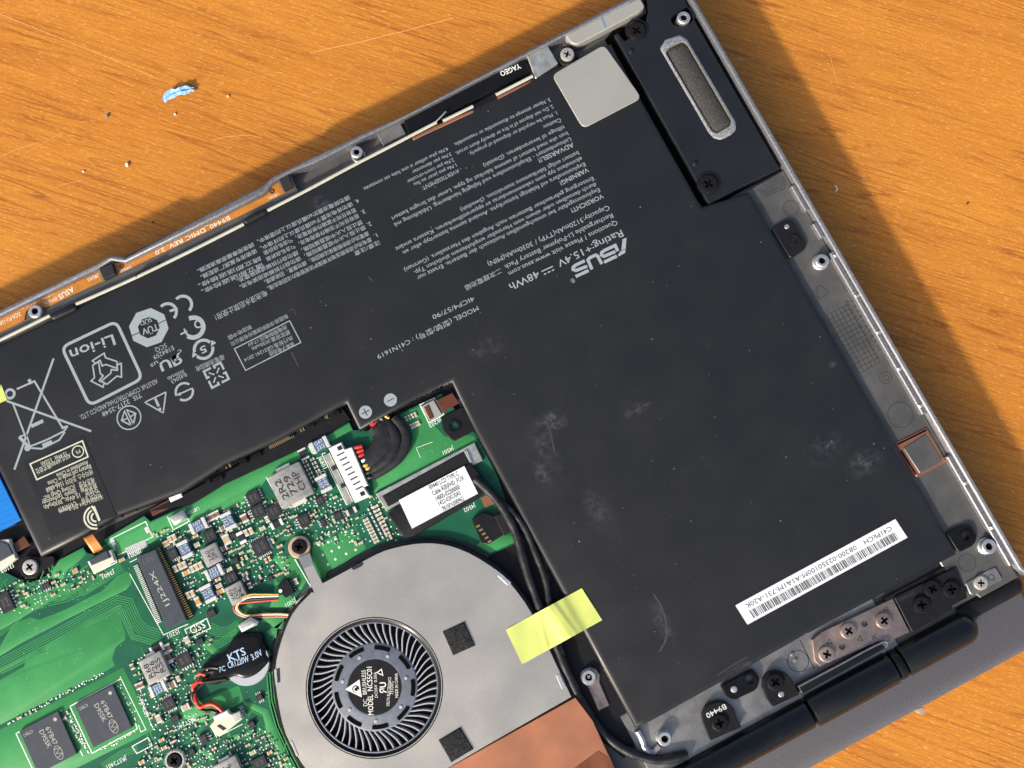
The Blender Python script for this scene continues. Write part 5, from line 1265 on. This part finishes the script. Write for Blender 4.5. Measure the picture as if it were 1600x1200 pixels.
# two columns of array parts right of the vias
for i in range(8):
    for c, m in (((1180 + 13 * i, 170 + 26 * i), M_tan), ((1218 + 17 * i, 78 + 33 * i), M_chip), ((1262 + 14 * i, 60 + 32 * i), M_tan)):
        px = zm(*ZZ7, [c])[0]; block('arr' + m.name, px, 9, 4, .5, m, 0, .3, name='array_part'); occ(px, 6)
for i in range(6):
    for j in range(2):
        px = zm(*ZZ4, [(672 + 22 * i * .7 + 62 * j, 755 + 32 * i - 22 * j)])[0]; block('arr2', px, 7, 4, .5, M_brn, 0, .3, name='array_part'); occ(px, 6)
for i in range(4):
    for c in ((290 + 26 * i, 395 - 12 * i), (335 + 20 * i, 460 - 10 * i)):
        px = q5([c])[0]; block('arr3', px, 8, 3.4, .5, M_tan, 90, .3, name='array_part'); occ(px, 5)
# memory chips
for px, in (((161, 1119),), ((75, 1160),)):
    g = G(); c = at(*px, ZB_ + 1.0); g.box(c, 64 * KP, 70 * KP, ZB_ + .2, ZB_ + 1.0, 0, .08); o = g.obj('memory_chip', M_ram, board); occ(px, 50)
    g = G(); g.flat(circle(at(px[0] + 11, px[1] - 36, ZB_ + 1.02), .5, 16), ZB_ + 1.02)
    cc = at(px[0] + 16.5, px[1] + 16, ZB_ + 1.02)
    g.stroke([(cc[0] + 1.9 * math.cos(a) * .55 - 1.9 * .0, cc[1] + 1.9 * math.sin(a)) for a in [2 * math.pi * i / 24 for i in range(25)]], .14, ZB_ + 1.02)
    g.stroke([(cc[0] - .9, cc[1] + 1.3), (cc[0] + .9, cc[1] + 1.0), (cc[0] - .6, cc[1] + .1), (cc[0] + .9, cc[1] - .6), (cc[0] - .9, cc[1] - 1.2)], .16, ZB_ + 1.02)
    g.obj('logo', M_chiptext, o, smooth=False)
    k = text_key('ram' + o.name, 'marking', M_chiptext, o)
    text(k, '6YB47', (px[0] - 1, px[1] - 24), (px[0] + 12, px[1] + 3), ZB_ + 1.02, 1.15); text(k, 'D9SSK', (px[0] - 11, px[1] - 19), (px[0] + 3, px[1] + 8), ZB_ + 1.02, 1.15); text(k, 'C9JC', (px[0] - 24, px[1] - 18), (px[0] - 39 + 1, px[1] - 10), ZB_ + 1.02, .7)
# M.2 socket
soc = part('drive_socket', [(212, 870), (243, 858), (292, 969), (261, 984)], ZB_ + .05, ZB_ + 2.3, M_ram, board, ((0, .2), (.2, 0))); zsok = ZB_ + 2.32
for i in range(5): occ((222 + 11 * i, 868 + 24 * i), 24); occ((240 + 11 * i, 862 + 24 * i), 18)
text(text_key('m2', 'marking', M_chiptext, soc), '1J224X', (262, 946), (236, 893), zsok, 1.35); text(text_key('m2b', 'faint_marking', M_chiptext2, soc), 'LTK', (224, 879), (243, 871), zsok, 1.4)
a, b = Vector(at(246, 858, ZB_ + 1)), Vector(at(298, 963, ZB_ + 1)); a2, b2 = Vector(at(212, 884, ZB_ + .4)), Vector(at(249, 972, ZB_ + .4))
f1 = f2 = None
for i in range(34):
    t = i / 33; c = a.lerp(b, t)
    if f1 is None: g = G(); g.box(c, 1.5, .27, ZB_ + .3, ZB_ + 1.3, 0, .05); f1 = g.obj('contact', M_gold, soc)
    else: copy_at(f1, (c.x, c.y, ZB_ + .3), soc)
    c = a2.lerp(b2, t)
    if f2 is None: g = G(); g.box(c, 1.3, .27, ZB_ + .02, ZB_ + .45, 0, .05); f2 = g.obj('solder_tail', M_solder, soc)
    else: copy_at(f2, (c.x, c.y, ZB_ + .02), soc)
g = G(); g.prism(pts([(243.5, 857), (250, 854), (303, 963), (293, 968)], ZB_ + .3), ZB_ + .01, ZB_ + .28); g.obj('contact_bed', M_dark, soc)
# unpopulated connector pads
for i in range(12):
    c = zm(*ZZ6, [(98 + 14 * i, 755 - 6.2 * i)])[0]; block('padrow', c, 2.2, 12, .12, M_solder, 0, name='contact_pad', chamf=.02)
for c in ((268, 575), (-20, 680)): block('padend', zm(*ZZ6, [c])[0], 7, 10, .15, M_solder, 0, name='contact_pad', chamf=.02)
# ribbon connectors
fc = part('ribbon_connector', q3([(550, 908), (692, 835), (718, 905), (585, 985)]), ZB_, ZB_ + 1.6, M_cream, board)
part('latch', q3([(552, 900), (665, 838), (690, 885), (570, 935)]), ZB_ + 1.2, ZB_ + 2.0, M_ram, fc)
g = G(); 
l0, l1 = at(137, 838, 13), at(155, 862, 12.6)
fl = sheet('flex_tail', [(130, 841), (144, 834), (161, 858), (146, 865)], lambda s, t: 13.2 + 1.3 * math.sin(math.pi * min(1, t * .75 + .25)) * .8 - .6 * t, M_flex, 5, 8, .1)
WLOC[fl.name] = Vector(fl.location) / MM; place(fl, WLOC[fl.name], fc)
fc2 = part('ribbon_connector', [(-25, 860), (2, 843), (14, 842), (25, 873), (0, 892), (-15, 890)], ZB_, ZB_ + 1.6, M_cream, board)
part('latch', [(-25, 858), (0, 845), (13, 850), (20, 866), (-5, 880), (-20, 882)], ZB_ + 1.2, ZB_ + 2.0, M_ram, fc2)
occ((157, 872), 26); occ((0, 868), 30)
# spring clip, earth clip
part('spring_contact', q6([(440, 470), (560, 410), (600, 480), (490, 540)]), ZB_ + .05, ZB_ + 1.8, M_foil, board, ((0, .5), (.35, .1), (.8, 0))); occ((279, 810), 20)
part('spring_contact', qb([(820, 130), (915, 70), (975, 105), (965, 130), (850, 185)]), ZB_ + .05, ZB_ + 2.4, M_foil, board, ((0, .5), (.35, .1), (.8, 0))); occ((387, 975), 20)
# battery socket
bs = part('battery_socket', q4([(830, 700), (875, 678), (1075, 1085), (1030, 1115)]), ZB_, ZB_ + 1.2, M_foil, board)
ws = part('battery_plug', q4([(870, 640), (975, 590), (1005, 650), (1065, 630), (1200, 950), (1165, 965), (1215, 1040), (1090, 1095)]), ZB_, ZB_ + 2.3, M_whitep, board, ((0, .2), (.2, 0)))
for i in range(8):
    c = at(*zm(*ZZ4, [(972 + 22 * i, 690 + 40.5 * i)])[0], ZB_ + 2.33); g = G(); g.box(c, 2.2, .35, ZB_ + 2.2, ZB_ + 2.36); g.obj('plug_slot', M_chip, ws)
for q in ((965, 640), (1155, 1020)): g = G(); g.box(at(*zm(*ZZ4, [q])[0], ZB_ + 2.3), 1.3, 1.2, ZB_ + 2.2, ZB_ + 2.34); g.obj('plug_key', M_chip, ws)
for q in ((920, 805), (995, 950)): g = G(); g.box(at(*zm(*ZZ4, [q])[0], ZB_ + 1.3), 1.5, 1.2, ZB_ + 1.0, ZB_ + 1.5); g.obj('latch_gap', M_chip, bs)
for i in range(6): occ((515 + 9 * i, 706 + 15 * i), 20)
# small sockets near the terminals
j = part('flex_socket', q5([(415, 290), (520, 235), (590, 355), (490, 415)]), ZB_ + .1, ZB_ + 1.1, M_greystick, board)
part('socket_latch', q5([(440, 300), (480, 275), (525, 385), (488, 405)]), ZB_ + 1.0, ZB_ + 1.3, M_brown, j)
part('touch_socket', [(737, 812), (755, 800), (776, 808), (788, 835), (764, 850), (752, 848)], ZB_, ZB_ + 1.6, M_blk, board)
for i in range(5): block('goldp', (747 + 4.5 * i, 822 + 6 * i), 6, 3, 1.75, M_gold, 0, name='contact', chamf=.03)
part('earth_pad', [(751, 778), (768, 770), (774, 786), (758, 794)], ZB_, ZB_ + .12, M_copper, board, None)
part('cable_boot', [(772, 806), (785, 800), (796, 806), (800, 830), (788, 838)], ZB_, ZB_ + 1.8, M_tapeblk, board, r=.4)
# fan socket
fs = part('fan_socket', q7([(440, 720), (530, 655), (590, 775), (510, 825), (490, 800), (470, 770)]), ZB_, ZB_ + 1.7, M_blk, board, ((0, .2), (.2, 0)), r=.3)
g = G(); g.flat(circle(at(*q7([(470, 765)])[0], ZB_ + 1.72), .5, 14), ZB_ + 1.72); g.obj('pin_one_dot', M_ltext, fs, smooth=False)
for i in range(4): c = at(*q7([(550 + 12 * i, 690 + 22 * i)])[0], ZB_ + .4); g = G(); g.box(c, 1.0, .3, ZB_, ZB_ + .5); g.obj('pin', M_solder, fs)
occ((446, 919), 24)
# real time clock socket
cs2 = part('clock_socket', qb([(612, 885), (660, 830), (635, 815), (740, 765), (760, 795), (850, 800), (860, 830), (690, 965), (650, 950)]), ZB_, ZB_ + 1.9, M_cream, board, ((0, .2), (.2, 0)))
part('socket_window', qb([(665, 885), (690, 872), (740, 905), (715, 920)]), ZB_ + 1.8, ZB_ + 1.95, M_chip, cs2, None)
part('socket_wall', qb([(635, 815), (745, 765), (760, 795), (650, 850)]), ZB_ + 1.7, ZB_ + 2.4, M_whitep, cs2)
part('socket_terminal', qb([(770, 800), (840, 770), (855, 830), (800, 855)]), ZB_ + 1.2, ZB_ + 2.2, M_foil, cs2); occ((355, 1130), 30)
# board screws
c = at(272, 1189, ZB_ + 1.5); g = G(); g.lathe(c, [(3.0, ZB_), (3.0, ZB_ + .5), (2.5, ZB_ + 1.2), (2.2, ZB_ + 1.2), (2.1, ZB_ + .6)], 30); g.obj('screw_boss', M_post, board); screw((272, 1189), 2.1, ZB_ + 1.5, ZB_ + .4, M_screw, board); occ((272, 1189), 22)
occ((467, 855), 26); occ((46, 886), 26); occ((385, 1035), 36)
for i in range(7):
    a = R(200 + 25 * i); 
    g = G(); cc = at(46, 887, ZB_); g.flat(circle((cc[0] + 3.7 * math.cos(a), cc[1] + 3.7 * math.sin(a)), .45, 14), ZB_ + .06); g.obj('board_hole', M_dark, board, smooth=False)
# vias on the pour by the fan screw
v0 = None
for x, y in ((790, 378), (870, 355), (930, 330), (1070, 280), (1070, 345), (900, 430), (960, 398), (825, 462), (1020, 452), (1098, 420), (930, 497), (868, 542), (1015, 270), (870, 288)):
    c = at(*q7([(x, y)])[0], ZB_ + .1)
    if v0 is None: g = G(); g.lathe(c, [(.42, ZB_ + .03), (.36, ZB_ + .12), (.2, ZB_ + .17), (0, ZB_ + .18)], 12); v0 = g.obj('via', M_solder, board)
    else: copy_at(v0, (c[0], c[1], ZB_ + .03), board)
# everything too small to pick apart: solder dots, 0402 parts
random.seed(5)
gp, gt, gk, go = G(), G(), G(), G()
def free(x, y, r):
    for a, b, c in OCC:
        if (x - a) ** 2 + (y - b) ** 2 < (c * .82 + r) ** 2: return False
    return True
TINY = []
def tiny(x, y, kind):
    z = ZB_; c = at(x, y, z + .3)
    if kind < .42:
        r = random.uniform(.2, .31); gp.lathe(c, [(r, z), (r * .85, z + .12), (r * .4, z + .2), (0, z + .21)], 8)
    elif kind < .55:
        a = random.choice((0, 90)); d = (.42, 0) if a == 0 else (0, .42)
        for s in (-1, 1): gp.box((c[0] + s * d[0], c[1] + s * d[1]), .42, .42, z, z + .14, 0, .05)
    else:
        a = random.choice((0, 0, 90)); b_ = gt if kind < .78 else (gk if kind < .93 else go); L_, W_ = random.choice(((1.0, .5), (1.0, .5), (.85, .45), (1.3, .65)))
        h = W_ * .85; b_.box(c, L_ * .55, W_, z, z + h, a, .06)
        d = L_ * .385
        for s in (-1, 1): gp.box((c[0] + s * d * math.cos(R(a)), c[1] + s * d * math.sin(R(a))), L_ * .23, W_ * 1.05, z, z + h * 1.03, a, .05)
for poly, n in zip(BUSY, (2600, 900, 1300, 300, 160, 300)):
    for i in range(n):
        x, y = rpoly(poly)
        if not free(x, y, 2.6): continue
        if any((x - a) ** 2 + (y - b) ** 2 < 38 for a, b in TINY): continue
        TINY.append((x, y)); tiny(x, y, random.random())
# rows by the memory, sprinkled vias over the pours
for x0, y0, x1, y1, n in ((12, 1131, 165, 1050, 46), (100, 1118, 140, 1180, 30), (105, 1112, 135, 1165, 26), (185, 1070, 215, 1130, 18), (160, 1170, 215, 1142, 14)):
    for i in range(n):
        t = (i + random.uniform(-.2, .2)) / n; x, y = x0 + (x1 - x0) * t + random.uniform(-2, 2), y0 + (y1 - y0) * t + random.uniform(-2, 2)
        if (x - 161) ** 2 + (y - 1119) ** 2 < 36 ** 2 or (x - 75) ** 2 + (y - 1160) ** 2 < 36 ** 2: continue
        tiny(x, y, random.choice((.1, .2, .3, .5, .7)) if random.random() < .4 else .1)
gv = G()
for poly, n in (([(-20, 1000), (190, 950), (190, 1010), (0, 1110)], 40), ([(0, 930), (200, 860), (210, 940), (0, 1010)], 60), ([(240, 840), (400, 770), (340, 780), (200, 850)], 26), ([(330, 1010), (430, 960), (420, 1100), (400, 1150), (330, 1090)], 30), ([(590, 760), (740, 690), (700, 690), (620, 690)], 24)):
    for i in range(n):
        x, y = rpoly(poly)
        if free(x, y, 1): c = at(x, y, ZB_); r = random.uniform(.12, .2); gv.lathe(c, [(r, ZB_ + .03), (r * .8, ZB_ + .08), (0, ZB_ + .09)], 8)
gv.obj('via_dots', mat('via_mask', (0.16, 0.42, 0.22), 0.4), board, kind='stuff')
gp.obj('solder_joints', M_solder, board, kind='stuff'); gt.obj('tiny_capacitors', M_tan, board, kind='stuff'); gk.obj('tiny_resistors', M_chip, board, kind='stuff'); go.obj('tiny_fuses', M_orange, board, kind='stuff')

# ------------------------------------------------------------------ coin cell
coin = thing('coin_cell', 'coin cell in black shrink wrap with red and black leads', 'coin battery', (*at(385, 1035, ZB_), ZB_))
c = at(385, 1035, 13.6); g = G(); g.lathe(c, [(6.2, 11.75), (6.35, 12.0), (6.35, 13.2), (6.15, 13.5), (0, 13.5)], 44); g.obj('cell', M_steelring, coin)
wr = [(742, 290), (800, 207), (900, 187), (1000, 196), (1012, 262), (1040, 300), (1046, 350), (1072, 385), (1046, 432), (968, 506), (875, 541), (800, 525), (740, 548), (640, 582), (570, 565), (550, 535), (600, 500), (565, 480), (548, 440), (600, 392), (715, 325)]
g = G(); g.prism(ccw([(v.x, v.y) for v in smooth_path([(*q, 0) for q in pts(qb(wr), 13.9)], 3, True)]), 12.0, 13.95, [(0, 1.3), (.25, .6), (.7, .2), (1.5, 0)]); g.obj('shrink_wrap', M_blkgloss, coin)
g = G()
for l in ([(560, 455), (620, 445), (680, 450)], [(560, 555), (640, 545), (740, 530)], [(600, 480), (650, 470)]):
    g = G(); g.tube(wpath([(*qb([q])[0], 13.75) for q in l]), .55, 8); g.obj('wrap_fold', M_blkgloss, coin)
k = text_key('coin', 'cell_text', M_bluetext, coin); zc = 13.97
text(k, 'KTS', *qb([(752, 378), (878, 320)]), zc, 2.1, .012); text(k, 'CR1220W', *qb([(748, 432), (905, 378)]), zc, 1.7, .01); text(k, '3.0V', *qb([(925, 372), (1003, 330)]), zc, 1.7, .01); text(k, '7C', *qb([(680, 465), (730, 450)]), zc, 1.4, .006)
for m, l in ((M_red, [(*qb([q])[0], z) for q, z in (((580, 500), 13.2), ((545, 490), 13.4), ((530, 500), 13.0))]),
             (M_red, [(*qb([q])[0], z) for q, z in (((560, 550), 13.2), ((520, 555), 13.6), ((487, 595), 13.4), ((500, 645), 12.9), ((512, 700), 13.3), ((540, 742), 13.2), ((590, 725), 13.3), ((640, 722), 13.6), ((690, 755), 13.4), ((715, 790), 12.9))]),
             (M_blackw, [(*qb([q])[0], z) for q, z in (((570, 560), 12.8), ((525, 600), 12.8), ((485, 640), 13.2), ((490, 690), 12.8), ((535, 735), 12.6), ((570, 770), 12.9), ((630, 770), 12.7), ((690, 790), 12.8), ((705, 800), 12.7))])):
    g = G(); g.tube(wpath(l), .56, 10); g.obj('lead', m, coin)

# ------------------------------------------------------------------ bits on the table
random.seed(9)
def scrap(l, wds):
    P_ = smooth_path([(*at(x, y, 1.0), z) for x, y, z in l], 2); g = G(); n = len(P_)
    for i, v in enumerate(P_):
        t = i / (n - 1); e_ = (P_[min(n - 1, i + 1)] - P_[max(0, i - 1)]).normalized(); s = Vector((-e_.y, e_.x, 0))
        wd = wds * (.5 + .45 * math.sin(math.pi * t)) * random.uniform(.7, 1.35)
        for d, zz in ((-1, 0), (-.3, 1.3), (.35, .3), (1, 1.5)):
            q = v + s * d * wd + e_ * random.uniform(-.2, .2); g.V.append((q.x, q.y, max(.1, v.z + zz * random.uniform(.4, 1))))
    for i in range(n - 1):
        for k in range(3): a = i * 4 + k; g.F.append((a, a + 4, a + 5, a + 1))
    o = g.obj('plastic_scrap', M_bluescrap, None, smooth=False)
    md = o.modifiers.new('thickness', 'SOLIDIFY'); md.thickness = .00015
    return o
tag(scrap([(255, 157, .3), (262, 152, .9), (272, 147, 1.2), (284, 144, 1.3), (294, 141, 1.0), (303, 140, .6)], 1.1), 'crumpled scrap of bright blue plastic film lying on the wood', 'scrap')
def crumb(px, r, label, m=M_crumb, name='crumb'):
    c = at(*px, r); g = G(); n = 9
    ring = []
    for zz, k in ((0, .7), (.6, 1.0), (1.2, .75)):
        ring.append(g.ring([(c[0] + r * k * math.cos(2 * math.pi * i / n) * random.uniform(.75, 1.25), c[1] + r * k * math.sin(2 * math.pi * i / n) * random.uniform(.75, 1.25)) for i in range(n)], zz * r + .01))
    g.bridge(ring[0], ring[1]); g.bridge(ring[1], ring[2]); g.cap([ring[2]]); g.cap([ring[0]], True)
    return tag(g.obj(name, m, None, smooth=False), label, 'crumb')
crumb((198, 257), .62, 'largest round white crumb lying on the sunlit wood')
crumb((273, 178), .38, 'small round white crumb just below the blue plastic scrap')
crumb((130, 268), .34, 'tiny white crumb beside the largest crumb on the wood')
crumb((356, 150), .4, 'tan crumb on the wood between the blue scrap and the laptop', M_cream)
crumb((166, 181), .6, 'grey glinting sliver of debris on the wood away from the blue scrap', M_glue, 'debris_sliver')
crumb((238, 347), .3, 'tiny dark brown speck in the shade beside the front rim', M_brown, 'dark_speck')
crumb((1512, 318), .35, 'tiny dark speck on the sunlit wood beyond the side rim', M_brown, 'dark_speck')
g = G(); g.tube(wpath([(1304, 290, .25), (1308, 294, .4), (1306, 300, .25)]), .28, 8); tag(g.obj('fibre_curl', M_crumb), 'small curled white fibre in the shade beside the side rim', 'fibre')

flush_text()
